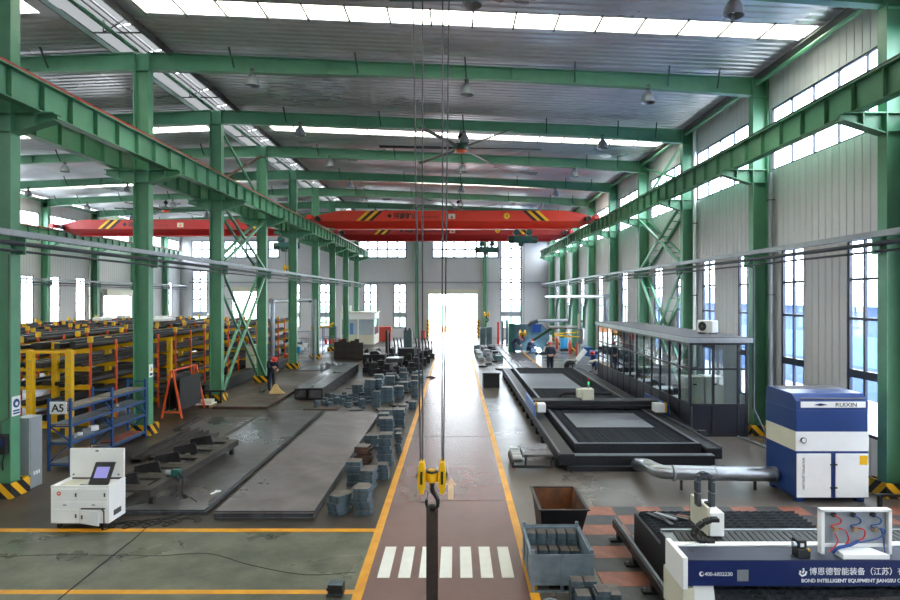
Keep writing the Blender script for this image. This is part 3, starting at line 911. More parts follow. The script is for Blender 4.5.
# big plates lying on the floor
BP = ('plate_edge', 'plate_steel'); BB = ('rust_dark', 'plate_brown'); BL = ('dark_steel', 'plate_light'); BM = ('plate_edge', 'plate_mauve')
stack(-3.83, 17.3, 2.0, 10.5, 5, .026, 'long wide grey steel plate in the pile nearest the aisle', 'wide plates in the pile near the aisle', jit=.035, mats=BM, rj=.0015)
stack(-6.1, 17.65, 2.0, 10.8, 3, .03, 'long wide grey steel plate lying under the dark welded frame', 'wide plates under the welded frame', jit=.035, mats=BP, rj=.0015)
stack(-8.55, 29.6, 2.15, 11.6, 2, .05, 'wide brown steel plate the sweeping worker stands on', 'wide plates under the sweeper', jit=.02, mats=BB, rj=.003)
stack(-8.3, 20.6, 1.7, 3.2, 1, .012, 'thin bright steel sheet on the floor left of the wide plates', 'loose sheets on the left floor', mats=BP)
stack(-5.2, 24.4, 1.5, 1.6, 1, .04, 'short brown steel plate behind the wide plates', 'loose sheets on the left floor', mats=BB)
stack(-4.2, 23.5, .9, 1.1, 1, .05, 'small stepped grey steel plate behind the wide plates', 'loose sheets on the left floor', mats=BP, poly=[(-.45, -.5), (.05, -.5), (.1, -.1), (.55, 0), (.6, .5), (-.3, .5)])
stack(-8.2, 37.5, 2.6, 2.4, 1, .02, 'pale thin steel sheet on the floor beyond the sweeper', 'loose sheets on the left floor', mats=BL)
stack(-7.9, 40.4, 2.2, 1.8, 1, .02, 'pale thin steel sheet on the floor before the shelving', 'loose sheets on the left floor', mats=BL)
stack(-4.8, 31.2, 1.2, 4.4, 1, .03, 'narrow brown steel plate right of the long box beams', 'loose sheets on the left floor', mats=BB)
# long box beams
def boxbeam(x0, x1, y0, y1, h, label):
    t = thing('box_beam', label, 'steel beam', ((x0+x1)/2, (y0+y1)/2, 0), group='long grey box beams')
    MB().box(x0, x1, y0, y1, .03, h).build('beam_body', 'dark_steel', t, bevel=.015)
    MB().box(x0-.01, x1+.01, y0-.01, y1+.01, h, h+.02).build('top_plate', 'plate_steel', t)
    for i in range(8):
        y = y0 + .6 + i*(y1-y0-1.2)/7
        MB().lathe([(.05, 0), (.05, .012)], (x1, y, h*.35), 10, 'x').build('bolt_hole', 'black', t)
    MB().box(x0+.05, x1-.05, y0-.02, y0, .1, h-.08).build('end_plate', 'plate_steel', t)
boxbeam(-6.35, -5.75, 25.9, 35.6, .5, 'long grey hollow box beam with holes, nearer the aisle')
boxbeam(-7.0, -6.45, 26.1, 35.2, .46, 'long grey hollow box beam on the left of its twin')
# stacks of cut plates along the aisle line
hexp = [(-.24, -.1), (-.02, -.22), (.2, .02), (.2, .2), (0, .26), (-.2, .1)]
hexq = [(-.18, -.2), (.14, -.2), (.2, .0), (.12, .26), (-.12, .26), (-.22, .04)]
G1 = 'cut steel plates in the near row beside the aisle'
stack(-2.38, 12.4, .4, .4, 5, .075, 'angular cut steel plate in the nearest stack left of the aisle line', G1, poly=hexp, rj=.05)
stack(-2.42, 13.05, .5, .5, 2, .07, 'slotted cut steel plate behind the nearest stack', G1, jit=.01)
stack(-1.9, 12.45, .36, .4, 6, .085, 'angular cut steel plate in the near stack touching the aisle line', G1, poly=hexq, rj=.07)
stack(-2.40, 14.3, .36, .36, 6, .09, 'square blue grey plate in the stack beside the wide grey pile', G1)
stack(-2.03, 13.95, .30, .5, 5, .09, 'long blue grey plate in the second row of near stacks', G1, rz=-.15)
stack(-1.76, 14.75, .27, .3, 4, .09, 'small blue grey plate in the low stack at the aisle line', G1)
stack(-2.46, 16.1, .38, .42, 6, .075, 'rusty brown topped plate in the twisted stack', G1, mats=('rust_dark', 'plate_brown'), rj=.25)
stack(-1.88, 15.95, .40, .42, 4, .105, 'thick blue grey block in the bottom half of the tall stack', G1)
stack(-1.88, 15.97, .37, .40, 4, .095, 'thick blue grey block in the top half of the tall stack', G1, z0=.43)
stack(-1.62, 17.2, .16, .3, 6, .09, 'narrow blue grey block in the slim stack behind the tall one', G1)
stack(-2.48, 17.8, .42, .4, 4, .09, 'dark blue grey plate in the stack behind the rusty ones', G1)
G2 = 'cut steel plates in the middle rows beside the aisle'
mid = [(-2.25, 19.6, .44, .4, 5), (-1.95, 20.6, .42, .5, 6), (-2.5, 20.9, .4, .5, 4), (-1.75, 18.4, .2, .3, 4), (-2.6, 22.2, .5, .4, 3), (-2.0, 22.6, .3, .4, 4), (-1.72, 23.9, .3, .4, 3),
       (-3.2, 24.4, .3, .36, 6), (-2.9, 25.6, .5, .5, 6), (-2.5, 26.6, .4, .4, 5), (-1.82, 26.8, .3, .4, 7), (-3.7, 26.3, .36, .4, 8), (-3.36, 26.5, .28, .4, 8), (-4.4, 27.1, .48, .4, 5), (-4.0, 28.0, .44, .5, 6),
       (-3.2, 29.2, .48, .5, 6), (-2.5, 28.6, .5, .5, 4), (-2.0, 29.4, .34, .5, 6), (-1.8, 31.2, .3, .5, 4), (-2.7, 31.4, .4, .4, 5), (-3.4, 31.9, .6, .4, 4), (-4.0, 31.4, .5, .5, 4), (-3.0, 34.2, .4, .5, 4), (-2.2, 33.2, .4, .3, 3)]
where = ['just behind the near row', 'dark, at the aisle line', 'between wide pile and aisle', 'slim, at the aisle line', 'low, behind the wide pile', 'low, in front of the scattered blocks', 'low and pale, at the aisle line',
         'alone right of the scattered blocks', 'long, in the middle of the field', 'square, near the aisle', 'tall, at the aisle line', 'tall pair, left member', 'tall pair, right member', 'leftmost of the tall cluster', 'behind the tall pair',
         'in the middle behind the long one', 'low, with white scraps on it', 'third from the aisle end', 'low, at the far aisle line', 'far, left of the aisle line', 'wide, in front of the dark castings', 'pale topped, below the castings', 'farthest of the field', 'small, near the far aisle line']
for (x, y, w, d, n), wh in zip(mid, where):
    stack(x, y, w, d, n, .1, 'blue grey plate, stack %s' % wh, G2, jit=.02)
for i in range(30):
    x, y = -5.6 + 2.1*((i * .618) % 1), 24.1 + 2.9*(i / 30)
    if x < -5.45 and y > 25.4: continue
    s = random.uniform(.16, .25); h = random.choice((.16, .2, .3))
    key = ('blk', i % 6)
    o = MB().cbox(0, 0, 0, s, s*random.uniform(.7, 1), h).build('steel_block', 'blue_steel', bevel=.008)
    o.location = (x, y, .001); o.rotation_euler = (0, 0, random.random())
    tag(o, 'small upright steel block scattered before the end of the box beams', 'steel block', 'small steel blocks scattered on the floor')
for i, (x, y) in enumerate(((-2.3, 21.6), (-2.1, 23.4), (-2.9, 23.0), (-2.5, 24.4), (-1.9, 25.3), (-2.2, 27.8), (-3.0, 28.0), (-3.6, 25.2), (-3.0, 23.6), (-2.45, 22.9))):
    o = MB().prism([(-.2, -.12), (.18, -.15), (.1, .1), (-.05, .16)], 'z', 0, .07).build('steel_offcut', 'dark_steel')
    o.location = (x, y, .001); o.rotation_euler = (0, 0, i*1.1)
    tag(o, 'dark irregular steel offcut among the middle plate stacks', 'steel scrap', 'steel offcuts among the stacks')
# two bits at the aisle line in the near foreground
zt = stack(-1.78, 8.95, .23, .2, 4, .045, 'dark steel block in the little stack on the near yellow line', 'steel blocks on the near yellow line', mats=('dark_steel', 'blue_steel'))
# ---- dark welded frame with gussets
fx0, fx1, fy0, fy1, fz = -7.45, -6.25, 12.55, 17.0, .26
t = thing('welded_frame', 'long dark welded steel frame with triangular gussets lying askew on plates', 'steel frame', (-6.75, 14.8, .0), 0)
def bx(name, *a, m='frame_dark'): return MB().box(*a).build(name, m, t)
bx('side_rail', fx0, fx0+.16, fy0, fy1, fz, fz+.16); bx('side_rail', fx1-.2, fx1, fy0, fy1, fz, fz+.16)
for i in range(6):
    y = fy0 + i*(fy1-fy0-.3)/5
    bx('cross_plate', fx0+.16, fx1-.2, y, y+.3, fz+.1, fz+.16)
for i in range(5):
    y = fy0 + .35 + i*.87
    MB().prism([(fx0+.1, fz+.16), (fx0+.75, fz+.16), (fx0+.68, fz+.42), (fx0+.12, fz+.3)], 'y', y, y+.03).build('gusset', 'dark_steel', t)
for x in (fx0, fx1-.1):
    for y in (fy0+.1, fy1-.4): bx('leg', x, x+.1, y, y+.1, .0 if x == fx0 else .1, fz, m='dark_steel')
bx('tail_plate', fx0+.2, fx1-.5, fy1, fy1+.5, fz+.02, fz+.1); t.rotation_euler = (0, 0, R(-3))
t = thing('cutting_torch_carriage', 'small green grey motor unit with hoses on the edge of the dark welded frame', 'motor', (-6.35, 13.55, .43))
MB().lathe([(.05, -.13), (.07, -.1), (.07, .1), (.05, .13)], (-6.42, 13.55, .48), 12, 'x').build('motor_body', 'galv_dull', t, smooth=True)
MB().box(-6.4, -6.22, 13.48, 13.62, .39, .56).build('gearbox', 'teal', t, bevel=.01)
MB().tube([(-6.25, 13.5, .5), (-6.12, 13.45, .4), (-6.1, 13.4, .2), (-6.0, 13.2, .12), (-5.8, 13.0, .12)], .02, 6).build('hose', 'rubber', t, smooth=True)
MB().tube([(-6.3, 13.5, .45), (-6.2, 13.4, .3), (-6.18, 13.3, .13)], .015, 6).build('hose', 'rubber', t, smooth=True)
tag(MB().prism([(-.13, -.02), (.04, -.03), (.07, -.07), (.13, -.05), (.1, 0), (.13, .05), (.07, .07), (.04, .02), (-.13, .02)], 'z', 0, .02).build('wrench', 'white'), 'white wrench lying on the wide plate', 'wrench')
w_ = bpy.data.objects['wrench']; w_.location = (-5.35, 13.35, .098); w_.rotation_euler = (0, 0, R(70))
# ---- channel beams left of the frame
def channel(x, y0, y1, z, label, w=.16, h=.14, rz=0):
    t = thing('channel_beam', label, 'steel beam', (x, (y0+y1)/2, z), rz, group='dark channel beams on the floor')
    a = x - w/2
    MB().box(a, a+.02, y0, y1, z, z+h).build('flange', 'frame_dark', t); MB().box(a+w-.02, a+w, y0, y1, z, z+h).build('flange', 'frame_dark', t)
    MB().box(a+.02, a+w-.02, y0, y1, z+h*.4, z+h*.5).build('web', 'dark_steel', t)
channel(-8.55, 16.1, 19.6, .001, 'dark steel channel lying left of the welded frame, outer one', .3, .2, R(-1))
channel(-8.15, 16.3, 19.4, .001, 'dark steel channel lying left of the welded frame, inner one', .22, .16, R(-3))
channel(-7.6, 17.4, 19.3, .001, 'short rusty channel behind the welded frame', .2, .12, R(6))
channel(-9.3, 19.9, 22.0, .001, 'brown steel channel by the second middle column', .25, .1, R(4))
channel(-9.0, 27.3, 29.6, .12, 'rusty channel on the edge of the sweeper plate', .18, .1, R(10))
# ---- white control cart
t = thing('control_cart', 'white mobile control cabinet with open lid and built-in screen', 'cabinet', (-7.18, 11.75, 0))
x0, x1, y0, y1 = -7.74, -6.62, 11.47, 12.04
MB().box(x0, x1, y0, y1, .12, .8).build('body', 'white', t, bevel=.012)
for a, b, c, d, nm in ((x0+.03, -7.2, .56, .78, 'door'), (-7.17, x1-.03, .56, .78, 'door'), (x0+.03, -7.2, .42, .54, 'drawer'), (-7.17, x1-.03, .42, .54, 'drawer'), (x0+.03, -7.2, .14, .4, 'door')):
    o = MB().box(a, b, y0-.016, y0, c, d).build(nm, 'white', t, bevel=.004)
    MB().box((a+b)/2-.03 if nm == 'drawer' else b-.06, (a+b)/2+.03 if nm == 'drawer' else b-.035, y0-.028, y0-.016, (c+d)/2-.01 if nm == 'drawer' else (c+d)/2-.035, (c+d)/2+.01 if nm == 'drawer' else (c+d)/2+.035).build('handle', 'grey_paint' if nm == 'drawer' else 'gutter', o)
o = MB()._add([(-7.17, y0-.02, .13), (x1-.1, y0-.17, .13), (x1-.1, y0-.17, .39), (-7.17, y0-.02, .39), (-7.17, y0, .13), (x1-.1, y0-.15, .13), (x1-.1, y0-.15, .39), (-7.17, y0, .39)],
              [(0,3,2,1),(4,5,6,7),(0,1,5,4),(1,2,6,5),(2,3,7,6),(3,0,4,7)]).build('ajar_door', 'white', t)
MB().box(-7.13, -7.10, y0-.05, y0-.03, .22, .29).build('handle', 'gutter', o)
MB().box(-7.16, x1-.08, y0-.01, y0+.0, .39, .415).build('dark_gap', 'black', t)
MB().box(x0, x0+.05, y0, y1, .8, .84).build('rim', 'white', t); MB().box(x1-.05, x1, y0, y1, .8, .84).build('rim', 'white', t)
MB().box(x0+.05, x1-.05, y0, y0+.04, .8, .84).build('rim', 'white', t)
l_ = MB().box(x0+.02, x1-.02, y1-.03, y1+.02, .84, 1.42).build('lid', 'white', t, bevel=.01)
MB().tube([(-7.3, y1, 1.42), (-7.3, y1, 1.47), (-7.02, y1, 1.47), (-7.02, y1, 1.42)], .012, 6).build('lid_handle', 'galv', l_)
MB().box(-7.2, -7.14, y1-.042, y1-.03, 1.36, 1.385).build('latch', 'gutter', l_)
for s in (x0+.1, x1-.12): MB().lathe([(.02, 0), (.02, .012)], (s, y1-.042, .9), 10, 'y').build('screw_cap', 'galv_dull', l_)
m_ = MB()._add([(-7.1, y0+.12, .82), (-6.72, y0+.12, .82), (-6.69, y0+.32, 1.2), (-7.07, y0+.32, 1.2), (-7.1, y0+.16, .82), (-6.72, y0+.16, .82), (-6.69, y0+.36, 1.2), (-7.07, y0+.36, 1.2)],
               [(0,3,2,1),(4,5,6,7),(0,1,5,4),(1,2,6,5),(2,3,7,6),(3,0,4,7)]).build('monitor', 'black', t)
def mp(u, v, e): return (-7.1 + .38*u + .03*v, y0 + .12 + .2*v - e, .82 + .38*v + e*.5)
MB().quad(mp(.16, .3, .004), mp(.84, .3, .004), mp(.84, .8, .004), mp(.16, .8, .004)).build('screen', 'screen', m_, fixn=False)
MB().box(-7.25, -6.75, y0+.02, y0+.14, .8, .825).build('keyboard', 'black', t)
MB().box(-7.62, -7.3, y0+.1, y0+.45, .8, .83).build('tray', 'cream', t, bevel=.01)
MB().lathe([(.04, -.004), (.04, 0)], (x0+.17, y0-.02, .7), 16, 'y').build('emblem', 'orange', t)
MB().prism([(x0+.15, .685), (x0+.2, .70), (x0+.16, .72)], 'y', y0-.027, y0-.024).build('emblem_mark', 'white', t)
MB().box(x1, x1+.008, y0+.15, y0+.4, .22, .32).build('vent_grille', 'slot', t)
MB().tube([(-6.95, y0-.005, .4), (-6.75, y0-.03, .41), (-6.7, y0-.04, .36), (-6.69, y0-.05, .1), (-6.7, y0-.08, .02)], .012, 6).build('power_cable', 'rubber', t)
for cx_ in (x0+.12, x1-.1):
    for cy_ in (y0+.08, y1-.08):
        c_ = MB().lathe([(.055, -.02), (.06, 0), (.055, .02)], (cx_, cy_, .06), 12, 'x').build('caster', 'rubber', t)
        MB().box(cx_-.03, cx_+.03, cy_-.03, cy_+.03, .09, .125).build('caster_fork', 'galv_dull', c_)
# cable heap on the floor
t = thing('cable_coil', 'loops of thin black cable on the floor beside the white cart', 'cable', (-6.3, 11.7, 0))
for j in range(3):
    pts = []
    for i in range(60):
        a = i*.42 + j*2
        pts.append((-6.9 + .024*i + .14*math.sin(a) + .2*j, 11.55 + .14*math.cos(a*1.0) + .09*j + .004*i, .012 + .006*j))
    MB().tube(pts, .009, 5).build('cable_loop', 'rubber', t, fixn=False)
MB().tube([(-6.0, 12.0, .012), (-5.7, 12.1, .012), (-5.45, 12.4, .02), (-5.5, 12.75, .105), (-5.75, 13.0, .115)], .01, 5).build('cable_run', 'rubber', t)
MB().tube([(-5.96, 11.7, .012), (-5.9, 11.0, .012), (-5.88, 10.0, .012), (-5.83, 8.8, .012)], .007, 5).build('cable_run', 'rubber', t)
# ---- things on the nearest middle column
t = thing('safety_sign', 'white and blue mask sign on the nearest middle column', 'sign', (-9.89, 13.5, 1.8))
MB().box(-9.898, -9.888, 13.38, 13.64, 1.78, 2.22).build('sign_board', 'white', t)
o = MB().lathe([(.1, 0), (.1, .006)], (-9.888, 13.51, 2.06), 18, 'x').build('blue_disc', 'blue', t)
MB().lathe([(.045, .006), (.045, .01)], (-9.888, 13.51, 2.05), 12, 'x').build('white_mark', 'white', o)
for z in (1.88, 1.82): MB().box(-9.887, -9.884, 13.41, 13.61, z, z+.035).build('text_bar', 'blue', t)
t = thing('operator_display', 'small black display unit on the nearest middle column', 'display', (-10.15, 13.4, .95))
MB().box(-10.36, -9.93, 13.22, 13.38, .97, 1.4).build('housing', 'black', t, bevel=.015)
MB().box(-10.2, -9.97, 13.214, 13.22, 1.15, 1.32).build('display', 'navy', t)
MB().tube([(-10.0, 13.3, .97), (-10.03, 13.28, .8), (-10.06, 13.33, .6)], .015, 6).build('cable', 'rubber', t)
MB().tube([(-9.95, 13.36, 5.4), (-9.95, 13.36, 1.75), (-10.12, 13.36, 1.68), (-10.12, 13.36, 1.4)], .012, 6).build('conduit', 'gutter', t)
t = thing('power_cabinet', 'grey steel cabinet standing behind the nearest middle column', 'cabinet', (-10.0, 14.1, 0))
MB().box(-10.2, -9.85, 13.86, 14.3, .0, 1.65).build('body', 'grey_paint', t, bevel=.01)
MB().box(-9.85, -9.84, 13.9, 14.26, .1, 1.58).build('door', 'grey_paint', t)
for i in range(3): MB().box(-9.84, -9.825, 13.98+.08*i, 14.03+.08*i, .30, .38).build('socket', 'white', t)
t = thing('warning_sign', 'small white warning sign with yellow triangle on the second middle column', 'sign', (-9.89, 19.5, 1.85))
MB().box(-9.898, -9.888, 19.37, 19.62, 1.85, 2.27).build('sign_board', 'white', t)
MB().prism([(19.42, 2.05), (19.57, 2.05), (19.495, 2.2)], 'x', -9.888, -9.884).build('triangle', 'yellow', t)
MB().box(-9.888, -9.885, 19.41, 19.58, 1.9, 1.98).build('text_bar', 'black', t)
# ---- blue shelving rack with the A5 sign
t = thing('shelf_rack', 'blue steel shelving rack with the A5 sign between the first two middle columns', 'shelf rack', (-10.12, 17.2, 0))
RX0, RX1, RY = -10.4, -9.85, (15.35, 17.2, 19.05)
for x in (RX0, RX1):
    for y in RY: MB().box(x-.03, x+.03, y-.03, y+.03, 0, 1.86).build('post', 'rack_blue', t)
LV = (.18, .72, 1.17, 1.58)
for z in LV:
    for i in range(2):
        MB().box(RX0+.01, RX1-.01, RY[i]+.03, RY[i+1]-.03, z, z+.02).build('shelf', 'shelf_blue' if z < 1.5 else 'blue_steel_top', t)
    for x in (RX0, RX1):
        MB().box(x-.02, x+.02, RY[0], RY[2], z-.05, z).build('beam', 'rack_blue', t)
    for y in RY: MB().box(RX0, RX1, y-.02, y+.02, z-.05, z-.01).build('cross_rail', 'rack_blue', t)
for y in RY:
    MB().bar((RX0, y, .2), (RX1, y, .7), .03).build('end_brace', 'rack_blue', t); MB().bar((RX1, y, .75), (RX0, y, 1.15), .03).build('end_brace', 'rack_blue', t)
    MB().bar((RX0, y, 1.78), (RX1, y, 1.78), .03).build('cross_rail', 'rack_blue', t)
for i in range(2):
    MB().bar((RX1, RY[i+1]-.35, 1.5), (RX1, RY[i+1], 1.2), .03).build('corner_brace', 'rack_blue', t); MB().bar((RX1, RY[i+1]-.35, 1.1), (RX1, RY[i+1], .78), .03).build('corner_brace', 'rack_blue', t)
s = thing('rack_sign', 'white A5 sign board on the end of the blue shelving rack', 'sign', (-10.12, 15.29, 1.47))
MB().box(-10.34, -9.92, 15.285, 15.31, 1.47, 1.78).build('sign_board', 'white', s)
text('A5', .27, 'black', (-10.13, 15.283, 1.53), (R(90), 0, 0), s, align='CENTER', bold=.006)
tag(MB().box(-10.3, -9.9, 17.4, 18.9, .205, .235).build('plank', 'plank_red'), 'red brown board on the lowest shelf of the blue rack', 'board')
for i, (y, z, m, w) in enumerate(((15.8, .74, 'galv_dull', .16), (16.1, .74, 'white', .12), (16.4, .74, 'galv', .2), (16.7, .74, 'white', .22), (16.95, .74, 'rust', .14), (16.2, .20, 'wood', .3), (16.7, .2, 'rust_dark', .25), (17.9, 1.19, 'white', .08))):
    nm = ['small grey casting', 'small white pack', 'bright metal fitting', 'crumpled white parcel', 'rusty bracket', 'wooden block', 'rusty box', 'small white tag block'][i]
    o = MB().cbox(0, 0, 0, w, w*.8, w*.6, .3*i).build('shelf_item', m, bevel=.01); o.location = (-10.08, y, z + .001)
    tag(o, nm + ' lying on a shelf of the blue rack', 'part')
# ---- yellow upright frame
t = thing('rack_portal', 'yellow upright frame with drilled posts in front of the bar racks', 'frame', (-12.85, 19, 0))
for x in (-13.45, -12.22):
    p = MB().box(x-.1, x+.1, 18.92, 19.08, 0, 2.76).build('post', 'yellow', t, bevel=.01)
    for i in range(9): MB().lathe([(.028, -.004), (.028, 0)], (x, 18.92, .5 + .24*i), 8, 'y').build('hole', 'galv', p)
MB().box(-13.35, -12.32, 18.95, 19.05, 2.66, 2.74).build('top_beam', 'yellow', t)
MB().box(-13.35, -12.32, 18.95, 19.05, .3, .4).build('cross_beam', 'yellow', t)
t = thing('rack_portal', 'second yellow upright frame with drilled posts further along the bar rack', 'frame', (-13.2, 25.05, 0))
for x in (-14.5, -11.93):
    p = MB().box(x-.09, x+.09, 24.97, 25.13, 0, 2.76).build('post', 'yellow', t, bevel=.01)
    for i in range(9): MB().lathe([(.028, -.004), (.028, 0)], (x, 24.97, .5 + .24*i), 8, 'y').build('hole', 'galv', p)
MB().box(-14.4, -12.02, 25.0, 25.1, 2.66, 2.74).build('top_beam', 'yellow', t)
# ---- cantilever racks full of dark bars
LEV = (.35, .95, 1.55, 2.15, 2.75)
def cantilever(x, ya, yb, label, lv, arm=1.15, first=False):
    t = thing('cantilever_rack', label, 'bar rack', (x, (ya+yb)/2, 0), group='yellow and red cantilever racks')
    ys = []; y = ya
    while y <= yb: ys.append(y); y += 1.5
    for i, y in enumerate(ys):
        if i % 2 == 0:
            MB().box(x-.09, x+.09, y-.08, y+.08, 0, 2.95).build('upright', 'yellow', t)
        for s in (-1, 1):
            MB().box(x+s*arm-.035, x+s*arm+.035, y-.03, y+.03, 0 if first else 1.4, 2.95).build('stop_post', 'orange', t)
            for z in lv:
                MB().box(min(x, x+s*arm), max(x, x+s*arm), y-.05, y+.05, z-.15, z).build('arm', 'yellow', t)
            if i % 2 == 0: MB().box(x+s*arm-.06, x+s*arm+.06, y-.07, y+.07, 2.95, 3.14).build('stop_cap', 'yellow', t)
    return ys
def bars(x, ya, yb, lv, per, rowname, arm=1.15):
    L = yb - ya
    protos = {}
    for z in lv:
        for s in (-1, 1):
            for j in range(per):
                w = random.choice((.18, .22, .26)); h = random.choice((.12, .16, .22)) if z < 2.5 else random.choice((.12, .18, .22))
                ln = L * random.uniform(.42, .5)
                for half in (0, 1):
                    key = (w, h, round(ln, 1), half)
                    if key not in protos:
                        if (j + half) % 3 == 2: mb = MB().tube([(0, 0, h/2), (0, ln, h/2)], h/2, 10)
                        else: mb = MB().box(-w/2, w/2, 0, ln, 0, h)
                        protos[key] = mb.build('steel_bar', random.choice(('bar_black', 'bar_black', 'dark_steel', 'frame_dark'))); o = protos[key]
                    else: o = inst(protos[key], 'steel_bar')
                    off = .25 + (arm - .45) * j / max(1, per-1)
                    o.location = (x + s*off, ya - .6*random.random() + half*(L/2 + .3), z + .001)
                    tag(o, 'dark bar, %s bar rack, %s level, %s side, %s half, %s place' % (rowname, ['lowest', 'second', 'third', 'fourth', 'top'][LEV.index(z)], 'left' if s < 0 else 'right', 'far' if half else 'near', ['inner', 'middle', 'outer'][j]), 'steel bar', 'bars on the %s rack' % rowname)
rows = [(-13.2, 19.8, 43.8, 'nearest', LEV, 3), (-16.8, 22.5, 45.5, 'second', LEV[2:], 3), (-20.4, 24.0, 45.5, 'third', LEV[3:], 3), (-24.0, 27.0, 45.5, 'fourth', LEV[3:], 2)]
for x, ya, yb, nm, lv, per in rows:
    cantilever(x, ya, yb, '%s yellow and orange cantilever rack loaded with long dark bars' % nm, lv, first=(nm == 'nearest'))
    bars(x, ya, yb, lv, per, nm)
# white bundles lying on top of the racks
for i, (x, y) in enumerate(((-16.0, 33), (-17.5, 36), (-20, 34), (-21, 38), (-16.3, 40))):
    o = MB().cbox(0, 0, 0, .5, 1.6, .18, .1*i).build('wrapped_bundle', 'white', bevel=.05); o.location = (x, y, 3.13)
    tag(o, 'white wrapped bundle lying on top of the bar racks', 'bundle', 'white bundles on the bar racks')
# ---- orange A-frame trestle with leaning sheets
t = thing('sheet_trestle', 'orange A-frame trestle holding dark upright sheets', 'trestle', (-10.4, 23, 0))
for y in (22.0, 24.0):
    for s in (-1, 1): MB().bar((-10.4 + s*.37, y, 0), (-10.4 + s*.03, y, 1.75), .06).build('leg', 'orange', t)
    MB().bar((-10.74, y, .22), (-10.06, y, .22), .05).build('cross_bar', 'orange', t)
MB().bar((-10.4, 22, 1.74), (-10.4, 24, 1.74), .05).build('ridge_bar', 'orange', t)
for i, x in enumerate((-10.66, -10.54, -10.28, -10.16)):
    tag(MB().box(x-.012, x+.012, 22.1, 23.9, .26, 1.35 + .1*(i % 2)).build('steel_sheet', 'bar_black'), ['leftmost', 'second', 'third', 'rightmost'][i] + ' dark upright steel sheet leaning in the orange trestle', 'steel sheet', 'upright sheets in the orange trestle')
t = thing('pallet', 'small white pallet on the floor behind the orange trestle', 'pallet', (-10.1, 24.45, 0))
for x in (-10.4, -10.15, -9.9): MB().box(x-.04, x+.04, 24.12, 24.78, 0, .1).build('runner', 'wood', t)
for i in range(4): MB().box(-10.45, -9.85, 24.12+.17*i, 24.26+.17*i, .1, .13).build('board', 'white', t)
o = tag(MB().cbox(-10.15, 24.45, .131, .5, .5, .14, .1).build('carton', 'cream', bevel=.01), 'pale carton lying on the small white pallet', 'carton')
t = thing('guard_rail', 'low black guard rail in front of the third middle column', 'guard rail', (-10.2, 24.95, 0))
MB().box(-10.75, -9.6, 24.9, 24.98, .5, .58).build('rail', 'black', t)
for x in (-10.6, -10.2, -9.75): MB().box(x-.04, x+.04, 24.9, 24.98, 0, .5).build('post', 'black', t)
# ---- dark girders, cabinet and ducts beyond
for i, (x, y0, y1, z, h) in enumerate(((-11.2, 26.5, 33.0, .0, .55), (-11.68, 34.2, 37.3, .0, .7), (-11.0, 34.5, 38.8, 0, .5), (-12.9, 44.8, 50.0, 0, .9))):
    t = thing('dark_girder', ['short dark girder on the floor behind the third middle column', 'long dark girder behind the left cross bracing', 'low dark girder behind the silver post', 'big dark girder beyond the bar racks'][i], 'steel beam', (x, (y0+y1)/2, 0))
    MB().box(x-.28, x+.28, y0, y1, h-.04, h).build('top_flange', 'dark_steel', t); MB().box(x-.28, x+.28, y0, y1, 0, .04).build('bottom_flange', 'dark_steel', t)
    MB().box(x+.1, x+.14, y0, y1, .04, h-.04).build('web', 'black', t); MB().box(x-.14, x-.1, y0, y1, .04, h-.04).build('web', 'black', t)
t = thing('electric_cabinet', 'tall beige cabinet beside the fourth middle column', 'cabinet', (-11.3, 33.5, 0))
MB().box(-11.65, -11.05, 33.3, 33.8, 0, 1.8).build('body', 'cream', t, bevel=.015); MB().box(-11.6, -11.1, 33.28, 33.3, .1, 1.7).build('door', 'cream', t)
def pole_duct(x, y, y2, z, label):
    t = thing('extraction_duct', label, 'duct', (x, y, 0))
    MB().lathe([(.24, 0), (.24, .04), (.15, .05), (.15, z)], (x, y, 0), 14).build('post', 'galv', t, smooth=True)
    MB().tube([(x, y-.25, z), (x, y2, z)], .13, 14).build('duct', 'galv', t, smooth=True)
    MB().lathe([(.17, -.05), (.17, .05)], (x, y-.25, z), 16, 'y').build('end_cap', 'galv_dull', t)
    return t
pole_duct(-11.6, 38.0, 48, 4.2, 'silver extraction duct on a post in the left middle distance')
t = thing('hose_manipulator', 'black hose arm with yellow gripper hanging from the left duct', 'hose arm', (-10.8, 47, 1.9))
MB().tube([(-11.6, 47.5, 4.1), (-11.3, 47.5, 4.1), (-11.25, 47.5, 3.6), (-11.25, 47.4, 2.3)], .09, 10).build('hose', 'rubber', t, smooth=True)
MB().tube([(-11.25, 47.4, 2.4), (-9.9, 46.8, 2.5)], .06, 10).build('arm_tube', 'white', t)
MB().tube([(-11.4, 47.3, 2.0), (-9.8, 46.8, 2.15), (-9.5, 46.8, 2.4)], .1, 10).build('arm_tube', 'yellow', t, smooth=True)
# shelving & machines at the left middle distance
def small_shelf(x, y, label, w=.9, d=.5, h=2.2, m='grey_paint'):
    t = thing('parts_shelf', label, 'shelf', (x, y, 0))
    for a in (-w/2, w/2):
        for b in (-d/2, d/2): MB().box(x+a-.025, x+a+.025, y+b-.025, y+b+.025, 0, h).build('post', m, t)
    for z in (.15, .8, 1.4, h-.1): MB().box(x-w/2, x+w/2, y-d/2, y+d/2, z, z+.03).build('shelf', 'shelf_blue', t)
    MB().bar((x-w/2, y-d/2, .2), (x+w/2, y-d/2, 1.2), .03).build('brace', m, t)
small_shelf(-10.4, 40.6, 'grey blue parts shelf beyond the fifth middle column', 1.1)
small_shelf(-9.7, 46.3, 'blue parts shelf with red bottles further down the middle row', 1.0, m='rack_blue')
tag(MB().cbox(-10.9, 39.6, 0, .7, .6, .7).build('tool_bin', 'orange', bevel=.03), 'orange tool bin in front of the grey blue parts shelf', 'bin')
tag(MB().cbox(-10.5, 40.6, .831, .5, .35, .4, .2).build('white_sack', 'white', bevel=.08), 'white sack lying on the grey blue parts shelf', 'sack')
